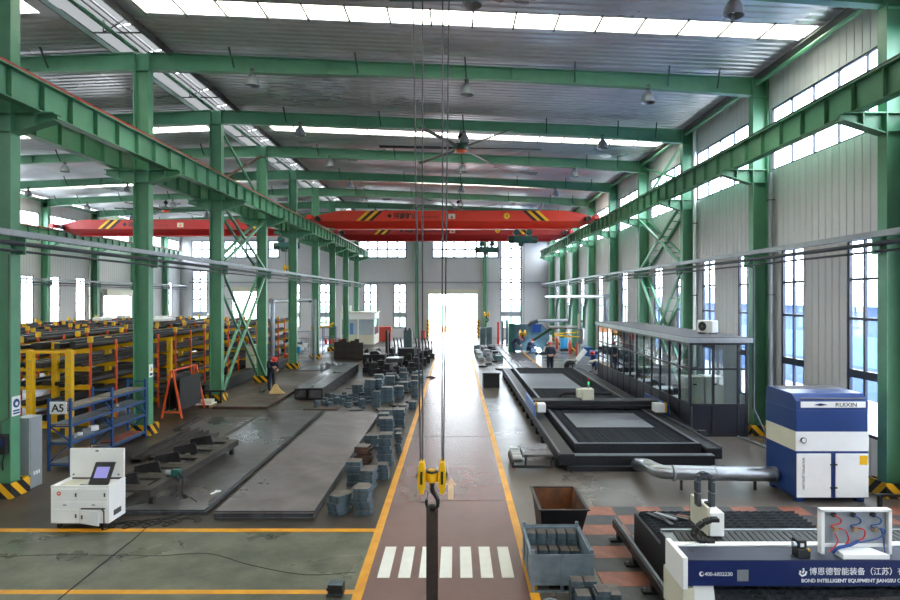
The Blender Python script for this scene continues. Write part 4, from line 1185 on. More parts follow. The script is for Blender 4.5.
tag(MB().cbox(-9.0, 47.9, 0, .6, .6, 1.1).build('gas_cabinet', 'red_dull', bevel=.02), 'orange red cabinet beside the blue parts shelf', 'cabinet')
for i in range(3):
    o = MB().lathe([(.09, 0), (.1, .3), (.04, .42)], (0, 0, 0), 10).build('bottle', 'red', smooth=True); o.location = (-10.0 + .3*i, 46.3, .831)
    tag(o, 'small red bottle on the blue parts shelf', 'bottle', 'red bottles on the blue shelf')
t = thing('steel_pole', 'grey steel pole standing beside the grey blue parts shelf', 'pole', (-9.75, 41.5, 0))
MB().lathe([(.25, 0), (.25, .04)], (-9.75, 41.5, 0), 14).build('base', 'galv_dull', t); MB().tube([(-9.75, 41.5, .04), (-9.75, 41.5, 4.3)], .13, 14).build('shaft', 'galv_dull', t, smooth=True)
t = thing('switch_box', 'bright blue switch box on the fifth middle column', 'switch box', (-9.85, 37.4, 1.0))
MB().box(-9.89, -9.7, 37.38, 37.62, .95, 1.35).build('box', 'sky_blue', t, bevel=.02); MB().box(-9.69, -9.68, 37.42, 37.58, 1.0, 1.3).build('cover', 'sky_blue', t)
for i in range(6):
    o = MB().lathe([(.1, 0), (.1, .5 + .05*(i % 3)), (.05, .62)], (0, 0, 0), 12).build('steel_cylinder', 'galv_dull', smooth=True)
    o.location = (-7.8 + .2*i, 35.0 + .45*(i % 2), .001)
    tag(o, 'short upright steel cylinder grouped behind the box beams', 'steel cylinder', 'steel cylinders behind the box beams')
for i in range(7):
    o = MB().box(-.16, .16, -.03, .03, 0, 1.25 + .12*(i % 3)).build('upright_plate', 'frame_dark'); o.location = (-8.5 + .31*i, 42.8 - .1*i, .001); o.rotation_euler = (0, 0, .12*(i % 2))
    tag(o, 'dark steel plate standing upright in the row before the white cabin', 'steel plate', 'upright dark plates before the cabin')
t = thing('machine_table', 'dark hollow steel machine base beyond the plate stacks', 'machine base', (-5.0, 36.9, 0))
MB().box(-5.65, -4.3, 36.5, 37.6, .72, .95).build('table', 'dark_steel', t, bevel=.02)
for x in (-5.6, -4.5): MB().box(x, x+.18, 36.55, 37.5, 0, .72).build('leg', 'dark_steel', t)
MB().prism([(-5.3, .95), (-4.6, .95), (-4.8, 1.12), (-5.2, 1.12)], 'y', 36.8, 37.4).build('hood', 'dark_steel', t)
t = thing('machine_table', 'dark steel housing right of the hollow machine base', 'machine base', (-3.7, 36.6, 0))
MB().box(-4.2, -3.2, 36.2, 37.4, .5, .75).build('table', 'plate_steel', t); MB().box(-4.1, -3.9, 36.3, 37.3, 0, .5).build('leg', 'black', t); MB().box(-3.5, -3.3, 36.3, 37.3, 0, .5).build('leg', 'black', t)
t = thing('machine_casting', 'dark boxy casting behind the steel housing', 'machine base', (-3.2, 39.5, 0))
MB().box(-3.7, -2.7, 39.1, 40.0, 0, 1.1).build('body', 'machine_black', t, bevel=.04); MB().box(-3.6, -2.8, 39.08, 39.1, .3, .8).build('recess_panel', 'black', t)
t = thing('steel_post', 'slim dark steel pillar standing behind the machine bases', 'pillar', (-5.1, 45.3, 0))
MB().box(-5.28, -5.1, 45.2, 45.5, 0, 1.95).build('shaft', 'dark_steel', t); MB().box(-5.05, -4.92, 45.2, 45.5, 0, 1.8).build('shaft', 'machine_black', t); MB().box(-5.4, -4.8, 45.0, 45.7, 0, .06).build('base', 'dark_steel', t)
t = thing('dark_cabinet', 'tall dark cabinet with round fittings on top near the far door', 'cabinet', (-3.7, 47, 0))
MB().box(-4.05, -3.4, 46.8, 47.4, 0, 1.85).build('body', 'steel_teal', t, bevel=.02)
for x in (-3.9, -3.6): MB().lathe([(.09, 0), (.09, .15)], (x, 47, 1.85), 10).build('fitting', 'black', t)
for i in range(9):
    x = -4.9 + .27*i if i < 3 else -3.15 + .25*(i-3)
    o = MB().tube([(0, 0, 0), (.0, 0, .4), (-.03, 0, .75), (-.1, 0, 1.1)], .055, 8).build('curved_bar', 'dark_steel', smooth=True); o.location = (x, 48.5, .001)
    tag(o, 'dark curved bar standing upright in the row left of the far door', 'steel bar', 'curved upright bars by the far door')
# ---- white cabin at the far end
t = thing('white_cabin', 'small white control cabin with windows at the far left', 'cabin', (-9.2, 57, 0))
X0, X1, Y0, Y1 = -10.8, -7.6, 56.3, 59.7
MB().box(X0, X1, Y0, Y1, 2.35, 2.95).build('fascia', 'white', t)
MB().box(X0-.1, X1+.1, Y0-.1, Y1+.1, 2.95, 3.03).build('roof', 'cream', t)
for x in (X0, -9.2, X1-.12): MB().box(x, x+.12, Y0, Y0+.12, 0, 2.35).build('post', 'white', t)
MB().box(X1-.12, X1, Y1-.12, Y1, 0, 2.35).build('post', 'white', t); MB().box(X0, X0+.12, Y1-.12, Y1, 0, 2.35).build('post', 'white', t)
MB().box(X0+.12, X1-.12, Y1-.06, Y1, 0, 2.35).build('back_panel', 'white', t)
for a, b in ((X0+.12, -9.2), (-9.08, X1-.12)):
    MB().box(a, b, Y0+.03, Y0+.05, .9, 2.35).build('pane', 'room_glass', t); MB().box(a, b, Y0+.02, Y0+.08, 0, .9).build('lower_panel', 'cream', t)
MB().box(X1-.06, X1-.04, Y0+.12, Y1-.12, .9, 2.35).build('pane', 'room_glass', t); MB().box(X1-.08, X1-.02, Y0+.12, Y1-.12, 0, .9).build('lower_panel', 'cream', t)
MB().box(-9.9, -9.6, Y0+.0, Y0+.02, .95, 2.0).build('banner', 'light_blue', t)
def aircon(x, y, z, label, rz=0, w=.85):
    t = thing('air_conditioner', label, 'air conditioner', (x, y, z))
    k = w/.85
    MB().box(x-w/2, x+w/2, y-.16, y+.16, z+.05, z+.05+.57*k).build('casing', 'white', t, bevel=.02)
    MB().lathe([(.22*k, -.012), (.22*k, 0)], (x-.12*k, y-.16, z+.05+.29*k), 18, 'y').build('fan_grille', 'black', t)
    MB().lathe([(.06*k, -.02), (.06*k, -.012)], (x-.12*k, y-.16, z+.05+.29*k), 12, 'y').build('fan_hub', 'gutter', t)
    for s in (-.3*k, .3*k): MB().box(x+s-.03, x+s+.03, y-.18, y+.18, z, z+.05).build('foot', 'gutter', t)
    t.rotation_euler = (0, 0, rz)
aircon(-10.3, 56.8, 3.03, 'white air conditioner unit on the roof of the white cabin')
tag(MB().box(-7.85, -6.5, 60.5, 61.6, 0, 1.45).build('red_locker', 'red_dull', bevel=.03), 'orange red box beside the white cabin', 'box')
tag(MB().box(-3.55, -3.15, 61.8, 62.2, 0, 1.0).build('fire_cabinet', 'red', bevel=.02), 'red fire box left of the far door', 'box')
t = thing('yellow_gate', 'yellow mesh safety gate at the far end of the left bay', 'gate', (-16.9, 46.5, 0))
for x in (-17.9, -17.2, -16.3): MB().box(x-.05, x+.05, 46.45, 46.55, 0, 2.4).build('post', 'yellow', t)
for z in (.5, 1.0, 1.5, 2.0, 2.35): MB().box(-17.9, -16.3, 46.47, 46.53, z, z+.06).build('rail', 'yellow', t)
for i in range(8): MB().box(-17.8+.19*i, -17.77+.19*i, 46.48, 46.52, .5, 2.35).build('bar', 'yellow', t)
o = MB().lathe([(.3, 0), (.26, .03), (.17, .07), (.05, .1)], (0, 0, 0), 9).build('scrap_heap', 'rust_dark'); o.location = (-1.36, 33.0, .007)
tag(o, 'small brown heap of scrap on the bright aisle', 'scrap')

# ---- field of dark castings between the plate stacks and the far door
rnd = random.Random(3)
spots = [(-5.5, 38.6), (-4.9, 38.9), (-5.9, 40.0), (-5.3, 40.9), (-4.5, 40.1), (-4.4, 38.2), (-2.9, 37.8), (-2.4, 36.6), (-2.6, 35.2), (-3.4, 34.9), (-4.3, 35.3), (-5.2, 35.5), (-4.6, 34.0), (-3.7, 33.4), (-2.2, 38.9), (-2.0, 40.6), (-2.6, 42.0), (-3.6, 41.6), (-4.4, 42.2), (-5.4, 42.4), (-1.9, 43.6), (-3.0, 44.4), (-4.0, 44.6), (-2.2, 46.2)]
for i, (x, y) in enumerate(spots):
    w, d, h = rnd.uniform(.45, .62), rnd.uniform(.5, .7), rnd.uniform(.35, .95)
    t = thing('steel_casting', 'dark block-like steel casting in the heap before the far door', 'casting', (x, y, 0), rnd.uniform(-.4, .4), group='dark castings before the far door')
    MB().box(x-w/2, x+w/2, y-d/2, y+d/2, 0, h*.55).build('casting_body', 'machine_black', t, bevel=.03)
    MB().box(x-w*.3, x+w*.25, y-d*.4, y+d*.3, h*.55, h).build('casting_boss', 'dark_steel', t, bevel=.03)
    MB().lathe([(w*.12, h), (w*.12, h+.06)], (x, y, 0), 10).build('casting_hub', 'black', t)
for i in range(16):
    x, y = rnd.uniform(-4.6, -1.7), rnd.uniform(28.5, 34)
    o = MB().cbox(0, 0, 0, rnd.uniform(.25, .5), rnd.uniform(.2, .4), rnd.uniform(.1, .3), 0).build('steel_block', 'blue_steel', bevel=.01)
    o.location = (x, y, .001); o.rotation_euler = (0, 0, rnd.random())
    tag(o, 'loose blue grey steel block between the farther plate stacks', 'steel block', 'loose blocks between the farther stacks')

# ================================================================== RIGHT SIDE
# ---- long cutting bed
t = thing('cutting_bed', 'long dark cutting bed with side rails on the right of the aisle', 'cutting machine', (4.9, 24.5, 0))
BX0, BX1, BY0, BY1 = 2.65, 7.12, 15.4, 34.0
for x0 in (BX0, BX1 - .42):
    BY0 = 15.4 if x0 == BX0 else 16.0
    MB().box(x0, x0+.42, BY0, BY1, .12, .40).build('rail_beam', 'machine_black', t, bevel=.02)
    MB().box(x0+.02, x0+.40, BY0, BY1, .40, .415).build('rail_cover', 'black', t)
    xe = x0 if x0 == BX0 else x0+.38
    MB().box(xe, xe+.04, BY0, BY1, .40, .46).build('guide_rail', 'machine_edge', t)
    y = BY0 + .3
    while y < BY1:
        MB().box(x0-.05, x0+.1, y, y+.14, 0, .2).build('foot', 'machine_black', t); y += 1.25
BY0 = 15.4
MB().box(BX0+.42, BX1-.42, BY0+.1, BY0+.3, .06, .34).build('end_beam', 'machine_black', t)
MB().box(BX0+.42, BX1-.42, BY0+.08, BY0+.32, .34, .36).build('end_cap', 'machine_edge', t)
MB().box(BX0+.2, BX1-.2, BY0-.12, BY0+.06, 0, .12).build('sill_beam', 'machine_black', t)
MB().box(BX0+.42, BX1-.42, BY1-.25, BY1-.05, .06, .40).build('end_beam', 'machine_black', t)
TX0, TX1, TY0, TY1 = BX0+.55, BX1-.55, BY0+.65, BY1-.8
for a in ((TX0, TX0+.1, TY0, TY1), (TX1-.1, TX1, TY0, TY1), (TX0+.1, TX1-.1, TY0, TY0+.1), (TX0+.1, TX1-.1, TY1-.1, TY1)):
    MB().box(*a, .05, .52).build('table_wall', 'machine_black', t); MB().box(*a, .52, .535).build('table_rim', 'machine_edge', t)
MB().box(TX0+.1, TX1-.1, TY0+.1, TY1-.1, .05, .3).build('table_pan', 'rust_dark', t)
sl_ = None; y = TY0 + .2; n = 0
while y < TY1 - .2 and n < 170:
    if sl_ is None: sl_ = MB().box(TX0+.1, TX1-.1, -.006, .006, 0, .18).build('slat', 'slat_steel', t); sl_.location = (0, y - 24.5, .3)
    else:
        inst(sl_, 'slat', (0, y - 24.5, .3), 0, t)
    y += .1; n += 1
# the slat mesh was authored in world x/y; shift its data once
for v in sl_.data.vertices: v.co.y += 24.5
o = plate_mesh(rect(2.3, 5.0), .02, BL); o.location = (4.35, 28.4, .485); tag(o, 'pale sheet lying on the far half of the cutting bed', 'steel sheet')
o = plate_mesh(rect(2.35, 2.2), .02, BL); o.location = (4.85, 19.25, .485); tag(o, 'pale sheet lying on the near half of the cutting bed', 'steel sheet')
# ---- gantry on the long bed
t = thing('cutting_gantry', 'dark gantry beam with blue end plates straddling the long cutting bed', 'gantry', (4.9, 21.2, .42))
for x in (BX0-.02, BX1-.04):
    MB().box(x, x+.05, 20.0, 22.5, .462, .86).build('end_plate', 'light_blue' if x < 4 else 'blue', t, bevel=.01)
MB().box(BX0+.05, BX1-.05, 20.9, 21.5, .55, .84).build('beam', 'machine_black', t, bevel=.02)
MB().box(BX0+.3, BX1-.3, 20.84, 20.9, .6, .68).build('cable_track', 'dark_steel', t)
MB().box(BX0+.1, BX1-.1, 21.5, 21.75, .66, .72).build('rear_tray', 'black', t)
MB().tube([(4.0, 21.6, .74), (3.8, 21.6, .8), (3.72, 21.55, .92), (3.9, 21.5, 1.0), (5.6, 21.5, .98)], .05, 8).build('cable_chain', 'rubber', t, smooth=True)
MB().box(BX0+.03, BX0+.1, 20.2, 20.32, .6, .9).build('warning_strip', 'yellow', t); MB().box(BX0+.1, BX0+.38, 20.1, 20.5, .58, .86).build('drive_box', 'white', t, bevel=.01)
MB().box(BX1-.1, BX1-.04, 20.1, 20.2, .58, .9).build('warning_strip', 'yellow', t); MB().box(BX1-.42, BX1-.1, 20.1, 20.5, .58, .86).build('drive_box', 'white', t, bevel=.01)
MB().box(4.45, 4.85, 21.0, 21.4, .84, 1.22).build('head_box', 'cream', t, bevel=.01)
MB().box(4.28, 4.46, 21.05, 21.35, .92, 1.2).build('head_cover', 'cream', t, bevel=.01)
for z, m in ((1.22, 'galv'), (1.36, 'lamp_green'), (1.46, 'red')): MB().lathe([(.03, 0), (.03, .1 if m != 'galv' else .14)], (4.7, 21.2, z), 10).build('signal_light', m, t)
# ---- roller trolley
t = thing('roller_trolley', 'low dark trolley table with bright rollers beside the cutting bed', 'trolley', (2.0, 15.6, 0))
MB().box(1.75, 2.5, 15.4, 16.6, .34, .4).build('table_top', 'plate_steel', t, bevel=.01)
for x in (1.78, 2.44):
    for y in (15.43, 16.5): MB().box(x, x+.05, y, y+.05, .1, .34).build('leg', 'machine_black', t)
MB().box(1.48, 2.5, 15.4, 15.46, .06, .12).build('frame_rail', 'machine_black', t); MB().box(1.48, 2.5, 16.5, 16.56, .06, .12).build('frame_rail', 'machine_black', t); MB().box(1.45, 1.5, 15.4, 16.56, .06, .2).build('frame_rail', 'machine_black', t)
for i in range(4): MB().lathe([(.09, -.12), (.09, .12)], (1.6, 15.56 + .26*i, .26), 14, 'x').build('roller', 'galv', t, smooth=True)
for x in (1.52, 2.42):
    for y in (15.46, 16.5): MB().lathe([(.045, -.015), (.045, .015)], (x, y, .045), 10, 'x').build('caster', 'orange', t)
# ---- scrap bin
t = thing('scrap_bin', 'black steel scrap bin with rusty inside', 'bin', (1.9, 11.05, 0))
tx0, tx1, ty0, ty1, zt_ = 1.48, 2.30, 10.42, 11.7, .74
bx0, bx1, by0, by1, zb_ = 1.56, 2.22, 10.75, 11.62, .1
outer = [[(tx0,ty0),(tx1,ty0),(tx1,ty1),(tx0,ty1)], [(bx0,by0),(bx1,by0),(bx1,by1),(bx0,by1)]]
nm = ['front_wall', 'side_wall', 'back_wall', 'side_wall']
for i in range(4):
    j = (i+1) % 4; a, b = outer[0][i], outer[0][j]; c, d = outer[1][j], outer[1][i]
    n_ = [(0, 1), (-1, 0), (0, -1), (1, 0)][i]; e = .02
    P0 = [(a[0], a[1], zt_), (b[0], b[1], zt_), (c[0], c[1], zb_), (d[0], d[1], zb_)]
    P1 = [(p[0]+n_[0]*e, p[1]+n_[1]*e, p[2]) for p in P0]
    mb = MB()._add(P0 + P1, [(0,1,2,3), (0,4,5,1), (1,5,6,2), (2,6,7,3), (3,7,4,0)])
    mb.mi(1)._add(P1, [(3,2,1,0)])
    mb.build(nm[i], ['machine_black', 'bin_inside'], t)
MB().box(bx0, bx1, by0, by1, zb_-.02, zb_+.01).build('bottom', 'rust', t)
for a in ((tx0-.03, tx1+.03, ty0-.03, ty0+.02), (tx0-.03, tx1+.03, ty1-.02, ty1+.03), (tx0-.03, tx0+.02, ty0, ty1), (tx1-.02, tx1+.03, ty0, ty1)): MB().box(*a, zt_, zt_+.02).build('rim', 'dark_steel', t)
MB().bar((1.65, 10.9, .3), (2.1, 11.55, .35), .05).build('inner_rib', 'rust', t)
for x in (bx0, bx1):
    for y in (by0+.1, by1-.1): MB().lathe([(.05, -.02), (.05, .02)], (x, y, .05), 10, 'x').build('caster', 'rubber', t)
# ---- grey crate with blocks
t = thing('steel_crate', 'blue grey steel stillage crate filled with blocks', 'crate', (1.62, 9.65, 0))
cx0, cx1, cy0, cy1 = 1.14, 2.08, 9.02, 10.2
for x in (cx0, cx1-.05):
    for y in (cy0, cy1-.05):
        MB().box(x, x+.05, y, y+.05, 0, .64).build('corner_post', 'crate_grey', t)
MB().box(cx0+.05, cx1-.05, cy0, cy0+.03, .16, .56).build('front_panel', 'crate_grey', t); MB().box(cx0+.05, cx1-.05, cy1-.03, cy1, .16, .56).build('back_panel', 'crate_grey', t)
MB().box(cx1-.03, cx1, cy0+.05, cy1-.05, .16, .56).build('side_panel', 'crate_grey', t); MB().box(cx0, cx0+.03, cy0+.05, cy1-.05, .16, .56).build('side_panel', 'crate_grey', t)
MB().box(cx0+.03, cx1-.03, cy0+.03, cy1-.03, .14, .17).build('floor_sheet', 'dark_steel', t)
for a in ((cx0, cx1, cy0-.015, cy0), (cx0, cx1, cy1, cy1+.015)):
    for z in (.12, .54): MB().box(*a, z, z+.04).build('rail', 'crate_grey', t)
    MB().box(1.59, 1.63, a[2], a[3], .16, .58).build('rib', 'crate_grey', t)
for x in (cx0-.015, cx1):
    for z in (.12, .54): MB().box(x, x+.015, cy0, cy1, z, z+.04).build('rail', 'crate_grey', t)
    for y in (9.45, 9.85): MB().box(x, x+.015, y, y+.04, .16, .58).build('rib', 'crate_grey', t)
MB().box(cx0+.05, cx1-.05, cy0, cy0+.04, .0, .03).build('skid', 'crate_grey', t); MB().box(1.58, 1.63, cy0, cy0+.04, .03, .14).build('skid_post', 'crate_grey', t)
for i in range(5):
    for j in range(2 if i < 3 else 1):
        x = 1.27 + .165*i; y = 10.06 - .24*j
        stack(x, y, .15, .22, 4 if j == 0 else 2, .085, 'steel block in the stillage crate, %s row, %s column from left' % (['back', 'second'][j], ORD[i].replace('nearest', 'first')), 'steel blocks in the stillage crate', z0=.172, jit=.005, name='steel_block', cat='steel block', mats=('blue_steel', 'blue_steel_top'), rj=.02)
for i in range(2): stack(1.78 + .165*i, 9.8, .15, .22, 2, .085, 'steel block in the stillage crate, front pair, %s one' % ('left', 'right')[i], 'steel blocks in the stillage crate', z0=.172, jit=.005, name='steel_block', cat='steel block', rj=.02)
# ---- plates stacked in the right foreground
GR = 'steel plates stacked in the right foreground'
for i, (x, y, w, d, n, lab) in enumerate(((1.75, 8.72, .18, .2, 5, 'back left stack'), (1.96, 8.74, .18, .2, 5, 'back middle stack'), (1.79, 8.45, .19, .22, 4, 'front left stack'), (2.06, 8.46, .2, .24, 5, 'highest front stack'), (1.83, 8.18, .19, .22, 3, 'frontmost left stack'), (2.1, 8.2, .2, .24, 3, 'frontmost right stack'), (2.28, 8.78, .22, .34, 2, 'low stack on the right'), (2.33, 8.38, .22, .36, 1, 'single layer on the far right'))):
    stack(x, y, w, d, n + 1, .055, 'brown topped steel plate of the foreground heap, %s' % lab, GR, mats=('blue_steel', 'blue_steel_top'), jit=.01)
t = thing('wire_ring', 'bright coiled wire ring at the front edge below the stillage crate', 'ring', (1.37, 8.62, 0))
for j in range(3): MB().tube([(1.37 + (.14-.02*j)*math.cos(R(20*i)), 8.62 + (.14-.02*j)*math.sin(R(20*i)), .02 + .025*j) for i in range(19)], .012, 6).build('coil', 'galv', t)
# ---- foreground laser cutter : bed
t = thing('laser_bed', 'dark slatted laser cutting bed in the right foreground', 'cutting machine', (4.6, 8.3, 0))
MB().box(2.93, 3.03, 5.2, 11.2, .16, .30).build('side_rail', 'dark_steel', t, bevel=.01)
MB().box(2.96, 3.0, 5.2, 11.2, .30, .325).build('guide_rail', 'machine_edge', t)
for y in (6.2, 7.6, 9.0, 9.9, 10.9):
    f_ = MB().box(2.8, 3.1, y-.06, y+.06, 0, .05).build('foot', 'machine_black', t)
    MB().box(2.93, 3.03, y-.05, y+.05, .05, .16).build('foot_post', 'machine_black', t)
    MB().lathe([(.02, .05), (.02, .09)], (2.84, y, 0), 8).build('bolt', 'galv_dull', f_)
MB().box(6.3, 6.46, 5.2, 11.2, .16, .30).build('side_rail', 'dark_steel', t, bevel=.01)
MB().box(3.25, 6.02, 5.6, 10.7, .02, .35).build('pan', 'machine_black', t)
MB().box(3.2, 3.25, 5.6, 10.75, .0, .58).build('bed_wall', 'machine_black', t); MB().box(6.02, 6.07, 5.6, 10.75, 0, .58).build('bed_wall', 'machine_black', t)
MB().box(3.25, 6.02, 10.7, 10.75, 0, .58).build('bed_wall', 'machine_black', t)
src = None
n = 0; y = 5.7
while y < 10.68:
    # saw-toothed support slat
    if src is None:
        x = 3.26; pl = [(6.01, .36), (3.26, .36)]
        while x < 6.0: pl += [(x, .645), (min(x+.15, 6.01), .66)]; x += .15
        mb = MB()
        k = len(pl)
        mb._add([(p[0], -.004, p[1]) for p in pl] + [(p[0], .004, p[1]) for p in pl], [tuple(range(k)), tuple(reversed(range(k, 2*k)))] + [(i, (i+1) % k, k+(i+1) % k, k+i) for i in range(k)])
        src = mb.build('slat', 'slat_steel', t, fixn=False)
        for v in src.data.vertices: v.co.y += 8.3
        src.location = (0, y - 8.3, 0)
    else: inst(src, 'slat', (0, y - 8.3, 0), 0, t)
    y += .13; n += 1
o = plate_mesh(rect(1.3, 1.2), .015, BP); o.location = (5.35, 6.95, .662); o.rotation_euler = (0, 0, .05); tag(o, 'dull steel sheet lying on the slats under the navy gantry', 'steel sheet')
o = plate_mesh(rect(1.2, .7), .015, BP); o.location = (5.5, 9.35, .662); tag(o, 'dull steel sheet lying on the slats behind the navy gantry', 'steel sheet')
for i, (x, y, r, m) in enumerate(((3.45, 10.3, .5, 'dark_steel'), (3.62, 10.35, .7, 'galv_dull'), (3.8, 10.3, .9, 'dark_steel'), (4.0, 10.28, 1.1, 'rust'), (3.55, 10.12, .2, 'dark_steel'))):
    o = MB().box(-.04, .04, -.2, .2, 0, .025).build('offcut', m); o.location = (x, y, .662); o.rotation_euler = (0, 0, r)
    tag(o, ['dark steel offcut on the slats, leftmost', 'bright steel offcut on the slats', 'dark steel offcut on the slats beside the rusty one', 'rusty brown offcut on the slats', 'small dark offcut in front of the others on the slats'][i], 'offcut')
# ---- foreground laser cutter : gantry
t = thing('laser_gantry', 'navy blue gantry beam with lettering and white end cover in the right foreground', 'gantry', (4.6, 7.9, .33))
g0, g1, gx0, gx1 = 7.5, 8.5, 2.87, 6.35
MB().box(gx0+.03, gx1, g0, g0+.3, .84, 1.15).build('beam', 'navy', t)
MB().box(gx0+.03, gx1, g0+.005, g0+.42, 1.15, 1.16).build('beam_top', 'beam_slate', t)
MB().box(gx0+.03, gx1, g0+.3, g1, .9, 1.12).build('rear_beam', 'machine_black', t)
MB().box(gx0+.03, gx1, g0+.42, g0+.53, 1.12, 1.18).build('front_ledge', 'white', t, bevel=.008)
MB().box(gx0+.03, gx1, g1-.05, g1, 1.12, 1.17).build('rear_ledge', 'galv', t)
MB().box(gx0+.03, gx1, g0+.53, g1-.05, 1.12, 1.14).build('chain_tray', 'galv_dull', t)
x = gx0 + .15
lk = None
while x < gx1:
    if lk is None: lk = MB()._add([(x, g0+.56, 1.14), (x+.068, g0+.56, 1.14), (x+.108, g1-.07, 1.14), (x+.04, g1-.07, 1.14), (x, g0+.56, 1.165), (x+.068, g0+.56, 1.165), (x+.108, g1-.07, 1.165), (x+.04, g1-.07, 1.165)],
                                  [(0,3,2,1),(4,5,6,7),(0,1,5,4),(1,2,6,5),(2,3,7,6),(3,0,4,7)]).build('chain_link', 'black', t); x00 = x
    else: inst(lk, 'chain_link', (x - x00, 0, 0), 0, t)
    x += .085
MB().box(gx0-.04, gx0+.03, g0-.02, 8.1, .8, 1.2).build('end_cover', 'white', t, bevel=.012)
MB().box(gx0-.03, gx0+.12, g0+.0, g0+.7, .34, .8).build('leg_cover', 'cream', t, bevel=.012)
MB().prism([(gx0+.16, .38), (gx0+.42, .38), (gx0+.36, .84), (gx0+.1, .84)], 'y', g0+.02, g0+.1).build('gusset', 'white', t)
MB().box(gx0+.16, gx0+.22, g0+.25, g0+.32, 1.16, 1.162).build('cover_hole', 'black', t)
text('400-6802230', .066, 'white', (3.112, g0-.003, .965), (R(90), 0, 0), t)
MB().lathe([(.03, -.004), (.03, 0)], (3.075, g0, .988), 14, 'y').build('phone_mark', 'white', t)
MB().lathe([(.018, -.006), (.018, -.004)], (3.082, g0, .994), 10, 'y').build('phone_mark_gap', 'navy', t)
MB().box(3.52, 3.66, g0-.006, g0, .9, 1.04).build('blank_label', 'galv_dull', t)
text('博恩德智能装备（江苏）有限公司', .1, 'white', (4.42, g0-.003, .985), (R(90), 0, 0), t)
text('BOND INTELLIGENT EQUIPMENT JIANGSU CO.,LTD', .062, 'white', (4.32, g0-.003, .885), (R(90), 0, 0), t, bold=.001)
MB().tube([(4.31, g0-.004, 1.03), (4.30, g0-.004, .99), (4.33, g0-.004, .965), (4.37, g0-.004, .98), (4.385, g0-.004, 1.02)], .012, 6).build('emblem', 'white', t)
MB().tube([(4.335, g0-.004, 1.0), (4.35, g0-.004, 1.03), (4.345, g0-.004, 1.06)], .01, 6).build('emblem', 'white', t)
# cutting head carriage with cable chains
t = thing('laser_carriage', 'white cutting head housing with arched black cable chains on the navy gantry', 'cutting head', (3.5, 8.45, 1.0))
MB().box(3.39, 3.58, 8.33, 8.9, 1.18, 1.5).build('housing', 'white', t, bevel=.008)
MB().box(3.36, 3.40, 8.36, 8.95, 1.18, 1.56).build('side_plate', 'cream', t)
MB().box(3.43, 3.54, 8.7, 8.88, .7, 1.2).build('nozzle_column', 'galv_dull', t)
MB().lathe([(.05, 1.5), (.05, 1.56)], (3.47, 8.6, 0), 12).build('port', 'black', t)
def chain(pts, w, th, name, m='rubber'):
    n = len(pts); 
    for i in range(n-1):
        p, q = Vector(pts[i]), Vector(pts[i+1])
        MB().bar(p + (q-p)*.06, p + (q-p)*.94, w, th, up=(0, 1, .001) if abs((q-p).normalized().y) < .5 else (1, 0, .001)).build(name, m, t)
arc1 = [(3.33, 8.6, 1.5)] + [(3.42 - .1*math.cos(R(a)), 8.6, 1.86 + .1*math.sin(R(a))) for a in range(0, 181, 30)] + [(3.52, 8.6, 1.7), (3.52, 8.6, 1.5)]
arc1.insert(1, (3.32, 8.6, 1.7))
chain(arc1, .05, .12, 'chain_link', 'pipe_dark')
arc2 = [(3.42, 8.28, 1.42), (3.32, 8.28, 1.42), (3.22, 8.28, 1.38), (3.14, 8.28, 1.32), (3.09, 8.28, 1.25), (3.09, 8.28, 1.19), (3.14, 8.28, 1.14), (3.24, 8.27, 1.13), (3.36, 8.27, 1.13)]
arc2 = [(x, 8.15, z + .06) for x, y, z in arc2]
chain(arc2, .045, .1, 'chain_link')
t.location.x += .09; t.location.y -= .14
# electrical back panel standing on the gantry
t = thing('gas_control_panel', 'white open control panel with coloured wires on the navy gantry', 'control panel', (5.0, 7.7, 1.16))
MB().box(4.57, 5.43, 7.72, 7.74, 1.28, 1.76).build('back_plate', 'grey_paint', t)
MB().box(4.55, 4.59, 7.67, 7.76, 1.16, 1.77).build('side_frame', 'white', t); MB().box(5.41, 5.45, 7.67, 7.76, 1.16, 1.77).build('side_frame', 'white', t)
MB().box(4.55, 5.45, 7.67, 7.76, 1.75, 1.78).build('top_frame', 'white', t); MB().box(4.59, 5.41, 7.7, 7.76, 1.25, 1.29).build('bottom_frame', 'white', t)
for i, x in enumerate((4.72, 4.97, 5.23)):
    MB().lathe([(.035, -.03), (.03, 0)], (x, 7.72, 1.70), 12, 'y').build('cable_gland', 'black', t)
    MB().lathe([(.03, -.05), (.04, -.03), (.03, 0)], (x+.02, 7.72, 1.5), 10, 'y').build('valve', 'copper', t)
    c = ['wire_red', 'wire_blue', 'wire_blue'][i]
    MB().tube(spline([(x, 7.68, 1.7), (x+.07, 7.66, 1.65), (x+.05, 7.66, 1.59), (x-.05, 7.67, 1.56), (x+.01, 7.68, 1.51)], 5), .009, 6).build('hose', c, t)
    MB().tube(spline([(x+.04, 7.68, 1.52), (x+.12, 7.66, 1.5), (x+.16-.06*i, 7.65, 1.4), (x+.14-.18*i, 7.64, 1.34), (4.83, 7.63, 1.32)], 5), .01, 6).build('hose', ['wire_red', 'wire_red', 'wire_blue'][i], t)
MB().tube(spline([(4.72, 7.68, 1.45), (4.75, 7.66, 1.36), (4.70, 7.64, 1.28), (4.63, 7.63, 1.22)], 5), .01, 6).build('hose', 'wire_red', t)
MB().tube(spline([(5.0, 7.64, 1.36), (4.87, 7.62, 1.31), (4.72, 7.62, 1.27), (4.66, 7.63, 1.2)], 5), .022, 8).build('hose_bundle', 'wire_blue', t, smooth=True)
MB().tube(spline([(5.25, 7.68, 1.54), (5.32, 7.67, 1.48), (5.34, 7.66, 1.3), (5.34, 7.64, 1.18)], 5), .009, 6).build('hose', 'wire_blue', t)
